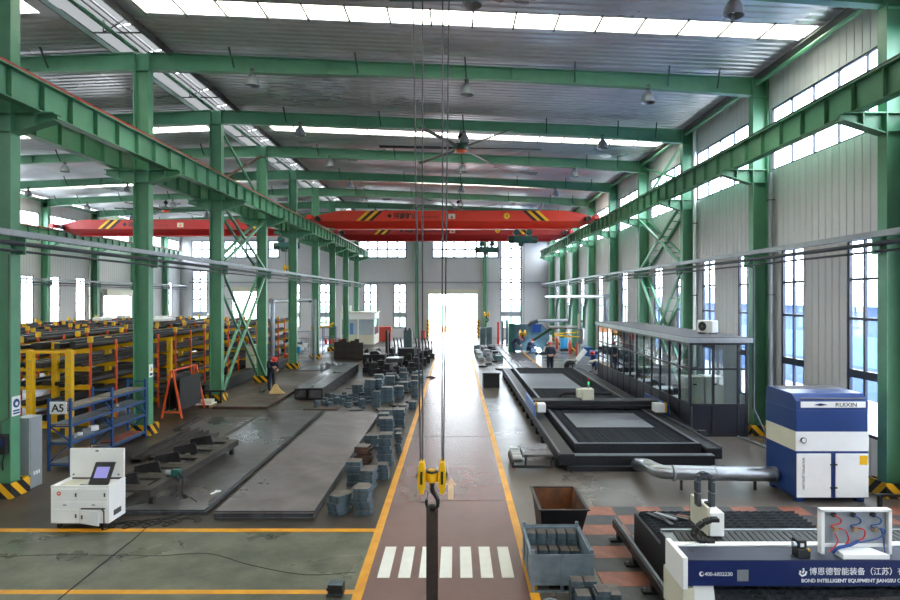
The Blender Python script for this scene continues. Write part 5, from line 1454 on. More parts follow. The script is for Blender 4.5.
tag(MB()._add([(4.79, 7.51, 1.162), (5.38, 7.51, 1.162), (5.24, 7.68, 1.162), (4.79, 7.68, 1.162), (4.79, 7.51, 1.225), (5.38, 7.51, 1.225), (5.24, 7.69, 1.245), (4.79, 7.69, 1.245)], [(0,3,2,1),(4,5,6,7),(0,1,5,4),(1,2,6,5),(2,3,7,6),(3,0,4,7)]).build('cover_lid', 'white', bevel=.008), 'flat white cover box lying below the open control panel', 'cover')
bpy.data.objects['gas_control_panel'].location.x += .13
bpy.data.objects['gas_control_panel'].scale.z = .92
bpy.data.objects['cover_lid'].location.x += .06
t = thing('laser_sensor', 'small black sensor device with yellow knob on the navy gantry', 'device', (4.38, 7.6, 1.16))
MB().box(4.30, 4.46, 7.53, 7.68, 1.162, 1.28).build('body', 'black', t, bevel=.012); MB().box(4.31, 4.43, 7.56, 7.70, 1.28, 1.38).build('head', 'machine_black', t, bevel=.012)
MB().box(4.345, 4.39, 7.553, 7.56, 1.30, 1.345).build('label', 'white', t); MB().lathe([(.016, -.02), (.016, 0)], (4.44, 7.55, 1.27), 10, 'y').build('knob', 'yellow', t)
MB().lathe([(.035, -.02), (.035, .02)], (4.29, 7.6, 1.32), 12, 'x').build('side_dial', 'galv', t)
# ---- dust collector
t = thing('dust_collector', 'blue and white dust collector cabinet in front of the right-hand column', 'dust collector', (8.25, 13.8, 0))
d0, d1, e0, e1 = 7.36, 8.92, 12.97, 14.22
MB().box(d0, d1, e0, e1, .1, 2.0).build('body', 'blue', t, bevel=.01)
MB().prism([(e0, 2.0), (e0, 2.2), (e0+.18, 2.34), (e1-.1, 2.36), (e1, 2.3), (e1, 2.0)], 'x', d0+.002, d1-.002).build('sloped_top', 'blue', t)
MB()._add([(d0+.12, e0+.02, 2.235), (d1-.05, e0+.02, 2.235), (d1-.12, e1-.25, 2.375), (d0+.05, e1-.25, 2.375), (d0+.12, e0+.02, 2.25), (d1-.05, e0+.02, 2.25), (d1-.12, e1-.25, 2.39), (d0+.05, e1-.25, 2.39)], [(0,3,2,1),(4,5,6,7),(0,1,5,4),(1,2,6,5),(2,3,7,6),(3,0,4,7)]).build('top_grating', 'roof_grey', t)
MB().box(d0+.1, d1-.06, e0-.012, e0, 2.06, 2.19).build('name_strip', 'white', t)
text('RUIXIN', .125, 'black', (d1-.72, e0-.015, 2.08), (R(90), 0, 0), t, sx=1.15)
MB().prism([(d0+.38, 2.12), (d0+.52, 2.155), (d0+.68, 2.12), (d0+.52, 2.1)], 'y', e0-.018, e0-.012).build('emblem', 'navy', t)
MB().box(d0-.006, d1+.006, e0-.008, e0+.01, 1.12, 1.54).build('white_band', 'white', t)
MB().box(d0-.008, d0+.01, e0+.01, e1-.01, 1.12, 1.54).build('white_band', 'cream', t)
g_ = MB().lathe([(.06, -.03), (.06, 0)], (d0+.15, e0-.008, 1.36), 18, 'y').build('gauge', 'black', t); MB().lathe([(.045, -.034), (.045, -.03)], (d0+.15, e0-.008, 1.36), 18, 'y').build('gauge_face', 'white', g_)
for a, b in ((d0-.0, d0+.75), (d0+.84, d1)):
    dd = MB().box(a+.005, b-.005, e0-.025, e0, .12, 1.07).build('door', 'white', t, bevel=.015)
    for z in (.32, .82): MB().box(b-.03 if a == d0 else a-.03, b+.03 if a == d0 else a+.03, e0-.045, e0-.025, z, z+.03).build('latch', 'black', dd)
    if a > d0 + .5:
        MB().box(b-.2, b-.03, e0-.029, e0-.025, .83, 1.03).build('notice', 'yellow', dd)
text('HOT-DUST COLLECTOR', .062, 'black', (d0+.17, e0-.029, .3), (R(90), R(-90), 0), t)
for x in (d0+.05, d1-.2):
    for y in (e0+.05, e1-.2): MB().box(x, x+.15, y, y+.15, 0, .12).build('foot', 'blue', t)
# ---- its silver duct
t = thing('dust_duct', 'silver spiral duct running from the blue collector to the long cutting bed', 'duct', (5.9, 13.85, .2))
zc = .39
MB().tube([(d0-.01, 13.75, zc), (6.2, 13.8, zc), (5.5, 13.85, zc), (5.0, 13.9, zc)], .165, 20).build('pipe', 'galv', t, smooth=True)
MB().tube(spline([(5.0, 13.9, zc), (4.83, 13.92, zc), (4.7, 14.0, zc+.02), (4.63, 14.15, zc+.03), (4.61, 14.45, zc), (4.61, 15.22, zc-.18)], 3), .16, 20).build('elbow', 'galv', t, smooth=True)
for x in (5.02, 5.95, d0-.06): MB().lathe([(.18, -.02), (.18, .02)], (x, 13.83 if x < 7 else 13.75, zc), 20, 'x').build('clamp_ring', 'galv_dull', t)
x = 5.1
rg = None
while x < 7.3:
    if rg is None: rg = MB().lathe([(.167, -.006), (.17, 0), (.167, .006)], (0, 0, 0), 20, 'x').build('seam_ring', 'galv', t, smooth=True); rg.parent = t
    else: rg = inst(rg, 'seam_ring', parent=t)
    rg.location = Vector((x, 13.9 - (x-4.75)*.055, zc)) - t.location; x += .12
for x in (5.2, 6.9): MB().box(x-.025, x+.025, 13.8, 13.85, 0, .23).build('support', 'dark_steel', t)
# ---- glass control room
t = thing('glass_room', 'long glazed dark framed control room with flat grey roof against the right-hand wall', 'control room', (8.4, 25, 0))
r0, r1, q0, q1 = 7.45, 9.32, 19.1, 31.4
MB().box(r0-.12, r1+.08, q0-.15, q1+.15, 3.0, 3.15).build('roof_edge', 'galv_dull', t); MB().box(r0-.06, r1+.04, q0-.08, q1+.08, 3.15, 3.17).build('roof_sheet', 'roof_grey', t)
n = 13; dy = (q1-q0)/n
for i in range(n+1):
    y = q0 + dy*i; w = .06 if 0 < i < n else .1
    MB().box(r0, r0+.07, y-w/2 if i else y, y+w/2 if i else y+w, 0, 3.0).build('mullion', 'room_grey', t)
for x in (r0+.73, r0+1.53, r1-.07):
    MB().box(x, x+.07, q0, q0+.07, 0, 3.0).build('mullion', 'room_grey', t)
for z, h in ((.98, .06), (2.12, .06), (0, .08), (2.92, .08)):
    MB().box(r0+.005, r0+.06, q0+.1, q1, z, z+h).build('transom', 'room_grey', t); MB().box(r0+.07, r1, q0+.005, q0+.06, z, z+h).build('transom', 'room_grey', t)
for i in range(n):
    y = q0 + dy*i
    MB().box(r0+.02, r0+.035, y+.1, y+dy-.03, .08, .98).build('lower_panel', 'room_panel', t)
    MB().box(r0+.025, r0+.033, y+.03, y+dy-.03, 1.04, 2.12).build('pane', 'room_glass', t, fixn=False); MB().box(r0+.025, r0+.033, y+.03, y+dy-.03, 2.18, 2.92).build('pane', 'room_glass', t, fixn=False)
for a, b in ((r0+.1, r0+.73), (r0+.80, r0+1.53), (r0+1.60, r1-.07)):
    MB().box(a, b, q0+.02, q0+.035, .08, .98).build('lower_panel', 'room_panel', t)
    MB().box(a, b, q0+.025, q0+.033, 1.04, 2.12).build('pane', 'room_glass', t, fixn=False); MB().box(a, b, q0+.025, q0+.033, 2.18, 2.92).build('pane', 'room_glass', t, fixn=False)
MB().box(r0, r1, q1-.06, q1, 0, 3.0).build('end_wall', 'room_panel', t)
for i, (x, y) in enumerate(((7.75, 20.2), (8.45, 20.25))):
    c = thing('server_cabinet', ['cream cabinet inside the glass room, left one', 'cream cabinet inside the glass room, right one'][i], 'cabinet', (x+.3, y+.3, 0))
    MB().box(x, x+.62, y, y+.7, 0, 1.75).build('body', 'cream', c, bevel=.01); MB().box(x+.06, x+.58, y-.015, y, .1, 1.66).build('door', 'cream', c); MB().box(x+.24, x+.36, y-.025, y-.015, 1.48, 1.53).build('handle', 'black', c)
for i in range(4):
    c = thing('room_desk', ['nearest', 'second', 'third', 'farthest'][i] + ' white desk with a screen inside the glass room', 'desk', (8.3, 22 + 2.2*i, 0))
    y = 21.8 + 2.3*i
    MB().box(7.75, 8.9, y, y+.8, .72, .76).build('top', 'white', c)
    for x in (7.8, 8.8): MB().box(x, x+.05, y+.05, y+.75, 0, .72).build('side', 'grey_paint', c)
    MB().box(8.1, 8.6, y+.5, y+.54, .85, 1.2).build('monitor', 'black', c); MB().box(8.32, 8.38, y+.5, y+.54, .76, .85).build('stand', 'black', c)
aircon(8.78, 20.9, 3.17, 'white air conditioner unit on the roof of the glass room', R(-60), .62)
tag(MB().tube([(9.0, 21.3, 3.19), (8.95, 21.3, 3.6), (9.1, 21.2, 3.6), (9.3, 21.2, 3.19)], .025, 6).build('bent_pipe', 'galv_dull'), 'thin bent pipe beside the air conditioner on the glass room roof', 'pipe')
tag(MB().tube([(9.52, 19.15, 5.4), (9.52, 19.15, .9), (9.6, 18.9, .5), (9.7, 18.6, .02)], .035, 6).build('down_pipe', 'pipe_dark', smooth=True), 'dark cable pipe down the second right-hand column', 'pipe')
tag(MB().tube([(8.95, 19.0, .03), (9.1, 18.0, .03), (9.2, 16.0, .03), (9.25, 14.6, .03)], .04, 8).build('floor_pipe', 'galv_dull'), 'pale pipe along the floor behind the blue dust collector', 'pipe')
t = thing('floor_bracket', 'low black steel bracket on the floor beside the nearest right-hand column', 'bracket', (9.2, 12.6, 0))
MB().bar((8.85, 12.65, .28), (9.9, 12.5, .28), .05).build('rail', 'black', t)
for x in (8.9, 9.8): MB().box(x-.03, x+.03, 12.55, 12.63, 0, .28).build('post', 'black', t)
# ---- dark box by the aisle
t = thing('dark_chest', 'dark steel chest beside the far end of the cutting bed', 'chest', (1.76, 29.7, 0))
MB().box(1.36, 2.16, 29.35, 30.3, .0, .68).build('body', 'machine_black', t, bevel=.02); MB().box(1.32, 2.2, 29.3, 30.35, .68, .74).build('lid', 'plate_steel', t)
for i in range(6):
    o = MB().prism([(-.25, -.1), (.2, -.15), (.28, .1), (-.1, .16)], 'z', 0, .1).build('steel_scrap', 'dark_steel'); o.location = (1.75 + .45*(i % 3), 33.5 + 1.5*i, .006); o.rotation_euler = (0, 0, i)
    tag(o, 'dark flat steel scrap on the floor right of the far aisle', 'steel scrap', 'steel scrap right of the far aisle')
for i in range(30):
    o = MB().cbox(0, 0, 0, random.uniform(.25, .5), random.uniform(.3, .6), random.uniform(.15, .5), i).build('machine_part', random.choice(('steel_teal', 'dark_steel', 'galv_dull')), bevel=.03); o.location = (1.75 + .62*(i % 3), 41.5 + 1.0*(i//3) + .3*(i % 2), .006)
    tag(o, 'grey machined part lying in the heap before the blue cabinets', 'machine part', 'machine parts before the blue cabinets')
# ---- rails and plates leading to the welders
for i, (x0, x1, ya, yb, m, lab) in enumerate(((3.55, 3.8, 34.3, 55, 'plate_light', 'pale floor rail left of the welding plate'), (4.0, 4.12, 34.3, 55, 'plate_steel', 'thin floor rail left of the welding plate'))):
    tag(MB().box(x0, x1, ya, yb, .004, .1).build('floor_rail', m), lab, 'rail')
stack(4.75, 41.0, 1.0, 12.5, 1, .05, 'long flat steel plate on the floor beside the standing worker', 'plates by the welders', mats=BP, z0=.005, rj=0)
tag(MB().box(5.28, 5.36, 35.0, 48.3, .005, .12).build('yellow_edge_rail', 'line_yellow'), 'yellow edged rail running towards the welders', 'rail')
t = thing('blue_press', 'large blue grey plate assembly with teal edge behind the welders', 'machine', (5.6, 48.6, 0))
MB().box(4.35, 7.0, 48.6, 48.9, .1, 2.25).build('plate', 'steel_teal', t); MB().box(4.3, 4.75, 48.4, 49.0, 0, 2.3).build('teal_edge', 'teal', t)
MB().prism([(7.0, .1), (7.6, 1.0), (7.6, 1.6), (7.0, 2.25)], 'y', 48.6, 48.9).build('end_plate', 'steel_teal', t); MB().box(6.2, 6.9, 48.45, 48.6, 1.6, 2.25).build('control_box', 'blue', t)
for i in range(2):
    c = thing('tool_cabinet', ['left blue grey tool cabinet right of the far door', 'right blue grey tool cabinet right of the far door'][i], 'cabinet', (2.55 + .55*i, 55.8, 0))
    x = 2.28 + .57*i
    MB().box(x, x+.52, 55.6, 56.1, 0, 1.65).build('body', 'steel_teal', c, bevel=.02); MB().box(x+.04, x+.48, 55.58, 55.6, .1, 1.55).build('door', 'steel_teal', c)
for i in range(3):
    o = MB().box(-.1, .1, -.1, .1, 0, 2.1 + .1*i).build('steel_stanchion', ['red', 'steel_teal', 'steel_teal'][i]); o.location = (4.0 + .42*i, 56.5, 0)
    tag(o, ['red upright stanchion beside the tool cabinets', 'grey upright stanchion beside the red one', 'rightmost grey upright stanchion by the tall window'][i], 'stanchion')
# ---- extraction arms on the right
t = pole_duct(8.75, 35.0, 58, 4.47, 'long silver extraction duct on the right over the welding area')
for y in (40, 45, 51):
    MB().tube([(8.75, y, 4.35), (8.6, y, 3.6), (8.45, y-.4, 2.4)], .11, 10).build('drop_hose', 'green_dark', t, smooth=True)
t = thing('fume_extractor', 'grey jointed fume arm reaching over the welding area', 'extraction arm', (8.0, 45, 2.3))
MB().tube([(8.7, 46.5, 2.65), (7.2, 46, 2.62), (6.2, 46, 2.6)], .13, 12).build('arm_tube', 'galv_dull', t, smooth=True)
MB().tube([(6.3, 46, 2.6), (5.8, 46, 2.45), (5.6, 46, 2.2)], .16, 12).build('arm_elbow', 'pipe_dark', t, smooth=True)
MB().tube([(9.0, 44, 2.2), (7.0, 44.6, 2.2)], .12, 12).build('arm_tube', 'galv_dull', t, smooth=True)
MB().tube([(7.2, 44.6, 2.15), (6.8, 44.7, 1.9), (6.3, 45, 1.5), (5.9, 45.2, 1.2)], .12, 10).build('hose', 'green_dark', t, smooth=True)
MB().tube([(9.0, 43.5, 1.9), (7.2, 43.8, 1.75)], .045, 8).build('support_bar', 'yellow', t); MB().tube([(9.0, 43.4, 1.55), (7.2, 43.8, 1.65)], .045, 8).build('support_bar', 'yellow', t)
t = thing('tool_post', 'grey control box on a pale post by the welding area', 'control box', (9.2, 44.5, 0))
MB().box(9.1, 9.25, 44.5, 44.65, 0, 3.2).build('post', 'cream', t); MB().box(9.02, 9.4, 44.3, 44.5, 1.0, 2.1).build('box', 'grey_paint', t, bevel=.02)
for i, (x, y, m, lab) in enumerate(((9.0, 47.2, 'red_dull', 'red gas cylinder right of the blue barrel'), (8.7, 51.5, 'red_dull', 'red gas cylinder left of the blue barrel'), (9.25, 45.6, 'red_dull', 'red gas cylinder beside the grey control box'), (7.7, 53.5, 'yellow', 'yellow gas cylinder behind the standing worker'), (6.9, 54.0, 'green', 'green gas cylinder near the tall window'))):
    o = MB().lathe([(.12, 0), (.13, .05), (.13, .8), (.09, .92), (.04, .96), (.04, 1.05)], (0, 0, 0), 12).build('gas_cylinder', m, smooth=True); o.location = (x, y, .005); tag(o, lab, 'gas cylinder', 'gas cylinders by the welding area')
o = MB().lathe([(.3, 0), (.32, .1), (.32, .75), (.28, .85)], (0, 0, 0), 16).build('barrel', 'sky_blue', smooth=True); o.location = (8.95, 49.6, .2); tag(o, 'bright blue barrel among the red gas cylinders', 'barrel')
tag(MB().box(8.6, 9.3, 49.2, 50.0, .005, .2).build('barrel_stand', 'dark_steel'), 'dark low stand under the bright blue barrel', 'stand')
for i in range(3):
    t = thing('welding_machine', ['nearest blue welding machine on a trolley by the glass room end', 'second blue welding machine behind the seated worker', 'white welding machine beside the gas cylinders'][i], 'welding machine', ((9.0, 9.1, 8.4)[i], (38.5, 41.5, 54.5)[i], 0))
    x, y = (9.0, 9.1, 8.4)[i], (38.5, 41.5, 54.5)[i]
    MB().box(x-.3, x+.3, y-.4, y+.4, .2, 1.0).build('casing', ('rack_blue', 'rack_blue', 'white')[i], t, bevel=.03); MB().box(x-.32, x+.32, y-.42, y+.42, .1, .2).build('trolley', 'black', t)
    for a in (-.25, .25): MB().lathe([(.09, -.03), (.09, .03)], (x+a, y-.3, .09), 10, 'x').build('wheel', 'rubber', t)
    for a in (-.25, .25): MB().lathe([(.09, -.03), (.09, .03)], (x+a, y+.3, .09), 10, 'x').build('wheel', 'rubber', t)
    MB().tube([(x-.2, y-.3, 1.0), (x-.2, y-.3, 1.15), (x+.2, y-.3, 1.15), (x+.2, y-.3, 1.0)], .02, 6).build('handle', 'black', t)
t = thing('pipe_machine', 'grey tilting machine with a pale cylinder and black wheel behind the cutting bed', 'machine', (7.3, 35.4, 0))
MB().lathe([(.3, -.1), (.36, -.06), (.36, .06), (.3, .1)], (6.75, 35.3, .36), 18, 'y').build('wheel', 'rubber', t, smooth=True); MB().lathe([(.1, -.13), (.1, -.1)], (6.75, 35.3, .36), 12, 'y').build('wheel_hub', 'galv', t)
MB().box(6.9, 8.0, 35.1, 35.7, .1, .5).build('chassis', 'galv_dull', t, bevel=.05); MB().prism([(7.1, .5), (7.7, .5), (7.9, .9), (7.4, 1.0)], 'y', 35.1, 35.6).build('body', 'grey_paint', t)
MB().tube([(7.15, 35.2, .75), (7.62, 35.2, 1.35)], .15, 14).build('cylinder', 'white', t, smooth=True)
MB().tube([(7.7, 35.3, .6), (8.25, 35.2, .75), (8.4, 35.2, .6)], .07, 8).build('arm', 'cream', t, smooth=True)

# ================================================================== PEOPLE
def person(name, label, loc, rz, joints, edges, radii, cloth, helmet=True, face_dir=(0, -1, 0), hands=True):
    names = list(joints); idx = {n: i for i, n in enumerate(names)}
    vs_ = [Vector(joints[n]) for n in names]; es = [(idx[a], idx[b]) for a, b in edges]; rr = [radii[n] for n in names]
    skin_from = set()
    def addv(p, r):
        vs_.append(Vector(p)); rr.append(r); return len(vs_) - 1
    for s in ('l', 'r'):
        h = idx['hand_' + s]; e = Vector(joints['elbow_' + s]); hp = Vector(joints['hand_' + s])
        d = (hp - e).normalized(); u = Vector((1, 0, 0)) if abs(d.x) < .7 else Vector((0, 1, 0)); side = d.cross(u).normalized()
        for k in range(4):
            o = side * (.027 - .018*k); L = (.075, .085, .08, .06)[k]
            a = addv(hp + d*.05 + o, .010); b = addv(hp + d*(.05 + L*.5) + o*1.1 + u*.008, .009); c = addv(hp + d*(.05 + L) + o*1.1 + u*.025, .008)
            es.extend([(h, a), (a, b), (b, c)])
        a = addv(hp + d*.02 + side*.045, .012); b = addv(hp + d*.06 + side*.065 + u*.01, .010); es.extend([(h, a), (a, b)])
    me = bpy.data.meshes.new('tmp'); me.from_pydata(vs_, es, [])
    o = bpy.data.objects.new('tmp', me); COL.objects.link(o)
    sk = o.modifiers.new('Skin', 'SKIN'); sk.use_smooth_shade = True
    lay = me.skin_vertices[0].data
    for i, r in enumerate(rr): lay[i].radius = (r * 1.22, r * 1.22) if r > .03 else (r, r)
    lay[idx['pelvis']].use_root = True
    sb = o.modifiers.new('Sub', 'SUBSURF'); sb.levels = 1; sb.render_levels = 1
    bpy.context.view_layer.update()
    nm = bpy.data.meshes.new_from_object(o.evaluated_get(bpy.context.evaluated_depsgraph_get()))
    bpy.data.objects.remove(o)
    nm.name = 'body'; nm.materials.clear()
    for m in (cloth, 'skin', 'rubber'): nm.materials.append(MATS[m])
    hd = [Vector(joints['hand_l']), Vector(joints['hand_r'])]; head = Vector(joints['head']); neck = Vector(joints['neck'])
    ft = [Vector(joints['toe_l']), Vector(joints['toe_r']), Vector(joints['ankle_l']), Vector(joints['ankle_r'])]
    up = (head - neck).normalized()
    for p in nm.polygons:
        c = p.center
        if min((c-h).length for h in hd) < .10 or (c-neck).dot(up) > .01 and (c-neck).length < .4 and (c-head).length < .22: p.material_index = 1
        elif min((c-f).length for f in ft) < .09: p.material_index = 2
        p.use_smooth = True
    t = thing(name, label, 'person', loc, rz, group=None)
    b = bpy.data.objects.new('body', nm); COL.objects.link(b); b.parent = t
    F = Vector(face_dir).normalized(); Rr = F.cross(up).normalized()
    def sub(nm_, mb, m): 
        ob = mb.build(nm_, m, None, smooth=True); ob.parent = t; return ob
    sub('nose', MB().tube([head + F*.10 + up*.01, head + F*.135 - up*.02], .016, 6, .012), 'skin')
    for s in (-1, 1):
        sub('eye', MB().lathe([(.004, -.01), (.013, 0), (.004, .01)], tuple(head + F*.105 + Rr*s*.035 + up*.03), 8), 'black')
        sub('ear', MB().lathe([(.006, -.03), (.02, 0), (.006, .03)], tuple(head + Rr*s*.105), 8), 'skin')
    sub('mouth', MB().bar(head + F*.108 - up*.055 - Rr*.025, head + F*.108 - up*.055 + Rr*.025, .008), 'red')
    if helmet:
        mb = MB(); rings = []
        for a in (0, 20, 40, 60, 78, 90):
            r = .145*math.cos(R(a)) + .001; h = .135*math.sin(R(a)); c = head + up*(.035 + h)
            rings.append([c + (F*math.cos(R(30*i)) + Rr*math.sin(R(30*i)))*r for i in range(12)])
        mb.loft([[tuple(p) for p in rg_] for rg_ in rings])
        hm = sub('safety_helmet', mb, 'red')
        mb = MB(); mb.loft([[tuple(head + up*.035 + (F*math.cos(R(30*i)) + Rr*math.sin(R(30*i)))*(.15 + (.05 if i in (0, 1, 11) else .01))) for i in range(12)], [tuple(head + up*.045 + (F*math.cos(R(30*i)) + Rr*math.sin(R(30*i)))*.145) for i in range(12)]])
        br = mb.build('brim', 'red', None); br.parent = hm
    sub('collar', MB().lathe([(.075, -.03), (.085, .0), (.07, .03)], tuple(neck), 12), cloth)
    return t
EDG = [('pelvis', 'waist'), ('waist', 'chest'), ('chest', 'neck'), ('neck', 'chin'), ('chin', 'head'), ('head', 'crown'),
       ('chest', 'shoulder_l'), ('shoulder_l', 'elbow_l'), ('elbow_l', 'hand_l'), ('chest', 'shoulder_r'), ('shoulder_r', 'elbow_r'), ('elbow_r', 'hand_r'),
       ('pelvis', 'hip_l'), ('hip_l', 'knee_l'), ('knee_l', 'ankle_l'), ('ankle_l', 'toe_l'), ('pelvis', 'hip_r'), ('hip_r', 'knee_r'), ('knee_r', 'ankle_r'), ('ankle_r', 'toe_r')]
RAD = dict(pelvis=.165, waist=.165, chest=.185, neck=.065, chin=.08, head=.10, crown=.08, shoulder_l=.1, shoulder_r=.1, elbow_l=.072, elbow_r=.072, hand_l=.04, hand_r=.04,
           hip_l=.12, hip_r=.12, knee_l=.088, knee_r=.088, ankle_l=.055, ankle_r=.055, toe_l=.045, toe_r=.045)
stand = dict(pelvis=(0, 0, .95), waist=(0, 0, 1.1), chest=(0, 0, 1.33), neck=(0, 0, 1.48), chin=(0, -.01, 1.54), head=(0, -.015, 1.61), crown=(0, -.01, 1.68),
             shoulder_l=(.19, 0, 1.39), elbow_l=(.27, .03, 1.12), hand_l=(.23, -.06, .88), shoulder_r=(-.19, 0, 1.39), elbow_r=(-.27, .03, 1.12), hand_r=(-.23, -.06, .88),
             hip_l=(.1, 0, .9), knee_l=(.11, -.02, .5), ankle_l=(.11, .02, .09), toe_l=(.12, -.14, .05), hip_r=(-.1, 0, .9), knee_r=(-.11, -.02, .5), ankle_r=(-.11, .02, .09), toe_r=(-.12, -.14, .05))
def pose(**k): d = dict(stand); d.update(k); return d
# standing worker, back to the camera, arms behind
person('person', 'worker in dark overalls and red helmet standing with back turned beyond the cutting bed', (5.6, 35.5, .006), R(180),
       pose(elbow_l=(.27, .12, 1.12), hand_l=(.08, .2, 1.02), elbow_r=(-.27, .12, 1.12), hand_r=(-.06, .21, 1.0)), EDG, RAD, 'navy_cloth')
# sweeper, bending forward over a broom
person('person', 'worker in dark jacket and red helmet sweeping the brown plate with a broom', (-8.55, 27.9, .105), R(35),
       pose(chest=(0, -.18, 1.25), waist=(0, -.05, 1.08), neck=(0, -.27, 1.38), chin=(0, -.31, 1.42), head=(0, -.36, 1.46), crown=(0, -.38, 1.53),
            shoulder_l=(.19, -.18, 1.31), elbow_l=(.24, -.3, 1.06), hand_l=(.1, -.48, .95), shoulder_r=(-.19, -.18, 1.31), elbow_r=(-.26, -.32, 1.08), hand_r=(-.02, -.5, 1.12)), EDG, RAD, 'navy_cloth', face_dir=(0, -.8, -.5))
t = thing('broom', 'straw broom with wooden handle held by the sweeping worker', 'broom', (-8.3, 27.3, .105))
MB().tube([(-8.26, 27.44, 1.25), (-8.16, 27.2, .5)], .018, 8).build('handle', 'wood', t)
MB().loft([[(-8.16 + a*.05, 27.2 + b*.04, .5) for a, b in ((-1,-1),(1,-1),(1,1),(-1,1))], [(-8.12 + a*.2, 27.12 + b*.07, .25) for a, b in ((-1,-1),(1,-1),(1,1),(-1,1))], [(-8.05 + a*.36, 27.05 + b*.1, .108) for a, b in ((-1,-1),(1,-1),(1,1),(-1,1))]]).build('bristles', 'straw', t)
crouch = dict(pelvis=(0, .1, .38), waist=(0, .02, .55), chest=(0, -.12, .78), neck=(0, -.2, .92), chin=(0, -.24, .97), head=(0, -.28, 1.02), crown=(0, -.29, 1.09),
              shoulder_l=(.19, -.12, .84), elbow_l=(.24, -.34, .66), hand_l=(.12, -.56, .5), shoulder_r=(-.19, -.12, .84), elbow_r=(-.24, -.34, .66), hand_r=(-.08, -.56, .52),
              hip_l=(.11, .08, .36), knee_l=(.17, -.3, .48), ankle_l=(.15, -.1, .09), toe_l=(.16, -.26, .05), hip_r=(-.11, .08, .36), knee_r=(-.17, -.3, .48), ankle_r=(-.15, -.1, .09), toe_r=(-.16, -.26, .05))
person('person', 'crouching welder in dark overalls and red helmet beside the welding arc', (5.75, 46.9, .01), R(60), crouch, EDG, RAD, 'navy_cloth', face_dir=(0, -.9, -.4))
bend = pose(pelvis=(0, .1, .88), waist=(0, -.02, .98), chest=(0, -.28, 1.08), neck=(0, -.42, 1.14), chin=(0, -.47, 1.16), head=(0, -.53, 1.18), crown=(0, -.58, 1.22), shoulder_l=(.19, -.28, 1.12), elbow_l=(.22, -.36, .85), hand_l=(.14, -.5, .62), shoulder_r=(-.19, -.28, 1.12), elbow_r=(-.22, -.36, .85), hand_r=(-.12, -.5, .62),
            hip_l=(.1, .1, .84), knee_l=(.12, .0, .47), hip_r=(-.1, .1, .84), knee_r=(-.12, .0, .47))
person('person', 'worker in dark overalls and red helmet bending over parts left of the welder', (4.6, 46.9, .062), R(70), bend, EDG, RAD, 'navy_cloth', face_dir=(0, -.6, -.8))
person('person', 'crouching worker with red helmet working by the end of the glass room', (8.5, 36.6, .005), R(-40), crouch, EDG, RAD, 'blue_cloth', face_dir=(0, -.9, -.4))
person('person', 'worker in dark overalls standing far off between the middle columns', (-14.2, 50.2, 0), R(60), pose(), EDG, RAD, 'navy_cloth')
# welding arc
t = thing('welding_arc', 'glaring blue white welding arc in front of the crouching welder', 'welding arc', (6.5, 46.4, .3))
mb = MB().lathe([(.02, -.14), (.12, -.06), (.14, .02), (.08, .1), (.02, .14)], (6.45, 46.4, .35), 10); mb.build('arc_glow', 'arc', t)
MB().tube([(6.2, 46.75, .6), (6.42, 46.45, .42)], .02, 6).build('electrode', 'black', t)
tag(MB().cbox(6.6, 46.4, .005, .9, .5, .2).build('workpiece', 'dark_steel', bevel=.02), 'dark steel workpiece under the welding arc', 'workpiece')
# ================================================================== OUTSIDE
for i in range(9):
    o = MB().box(-.55, .55, -.4, .4, 0, 1.0 + .25*(i % 3)).build('brick_pallet', 'orange_pale'); o.location = (-5.2 + 1.3*i, 76 + .5*(i % 2), -.3)
    tag(o, 'orange block stack standing in the sun beyond the far door', 'block stack', 'orange stacks outside the far door')
tag(MB().box(-40, 40, 92, 93, -.31, 3.2).build('boundary_hedge', 'green_pale'), 'pale green boundary wall outside beyond the far door', 'boundary wall')
t = thing('neighbour_shed', 'pale blue industrial shed outside the right-hand windows', 'building', (24, 25, -.3))
MB().box(19, 32, -10, 62, -.31, 4.0).build('wall', 'shed_blue', t)
MB().prism([(18.6, 4.0), (32.4, 4.0), (26, 5.4)], 'y', -10.3, 62.3).build('roof', 'shed_blue', t)
for i in range(12): MB().box(18.96, 19, -6 + 5.5*i, -3.5 + 5.5*i, 1.2, 2.6).build('window', 'light_blue', t)

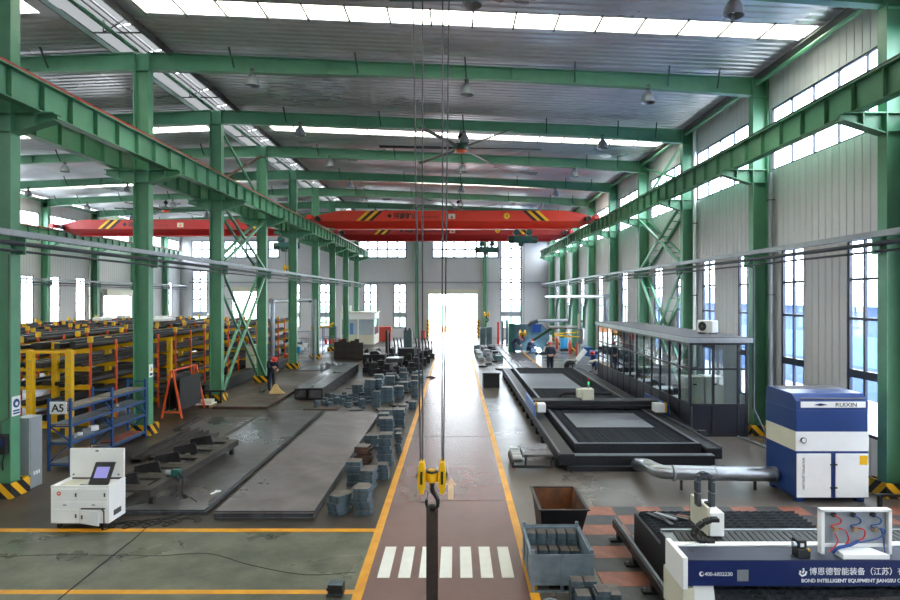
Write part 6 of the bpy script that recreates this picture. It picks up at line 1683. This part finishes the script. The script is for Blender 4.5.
t = thing('cable_sweep', 'dark curved cable trough at the right end of the cutting gantry', 'cable trough', (7.3, 19.3, 0))
MB().loft([[(7.2 + dx, y, z), (7.42 + dx, y, z), (7.42 + dx, y, z+.09), (7.2 + dx, y, z+.09)] for dx, y, z in ((0, 22.5, .5), (0, 21.4, .5), (.0, 20.6, .46), (.0, 19.9, .36), (.0, 19.3, .28), (0, 18.6, .26), (0, 17.9, .26))]).build('trough', 'machine_black', t)
MB().box(7.18, 7.44, 17.75, 17.9, .02, .5).build('end_block', 'machine_black', t, bevel=.04)
for y in (18.3, 19.2, 20.4, 21.6): MB().box(7.28, 7.34, y, y+.06, 0, .27 if y < 19.5 else .42).build('leg', 'machine_black', t)

# ================================================================== labels that single out members of loose groups
def grp(g): return [o for o in COL.objects if o.parent is None and o.get('group') == g]
NTH = ['first', 'second', 'third', 'fourth', 'fifth', 'sixth', 'seventh', 'eighth', 'ninth', 'tenth', 'eleventh']
for g, base in (('curved upright bars by the far door', 'dark curved upright bar left of the far door'),
                ('upright dark plates before the cabin', 'dark upright plate before the white cabin'),
                ('steel cylinders behind the box beams', 'short upright steel cylinder behind the box beams'),
                ('orange stacks outside the far door', 'pale orange block stack outside the far door'),
                ('white bundles on the bar racks', 'white wrapped bundle on top of the bar racks'),
                ('red bottles on the blue shelf', 'small red bottle on the blue parts shelf')):
    for i, o in enumerate(sorted(grp(g), key=lambda o: o.location.x / o.location.y)):
        o['label'] = base + ', %s from left' % NTH[i]
for g, base in (('dark castings before the far door', 'dark casting before the far door'),
                ('machine parts before the blue cabinets', 'grey machined part before the blue cabinets'),
                ('small steel blocks scattered on the floor', 'small scattered steel block before the box beams'),
                ('loose blocks between the farther stacks', 'loose blue grey block between farther stacks'),
                ('steel offcuts among the stacks', 'dark steel offcut among the middle stacks'),
                ('steel scrap right of the far aisle', 'dark flat scrap right of the far aisle')):
    obs = sorted(grp(g), key=lambda o: o.location.y)
    for r in range(0, len(obs), 3):
        row = sorted(obs[r:r+3], key=lambda o: o.location.x / o.location.y)
        for o, p in zip(row, ('left', 'middle', 'right') if len(row) == 3 else ('left', 'right')):
            o['label'] = base + ', %s row from the camera, %s one' % (NTH[r//3], p)
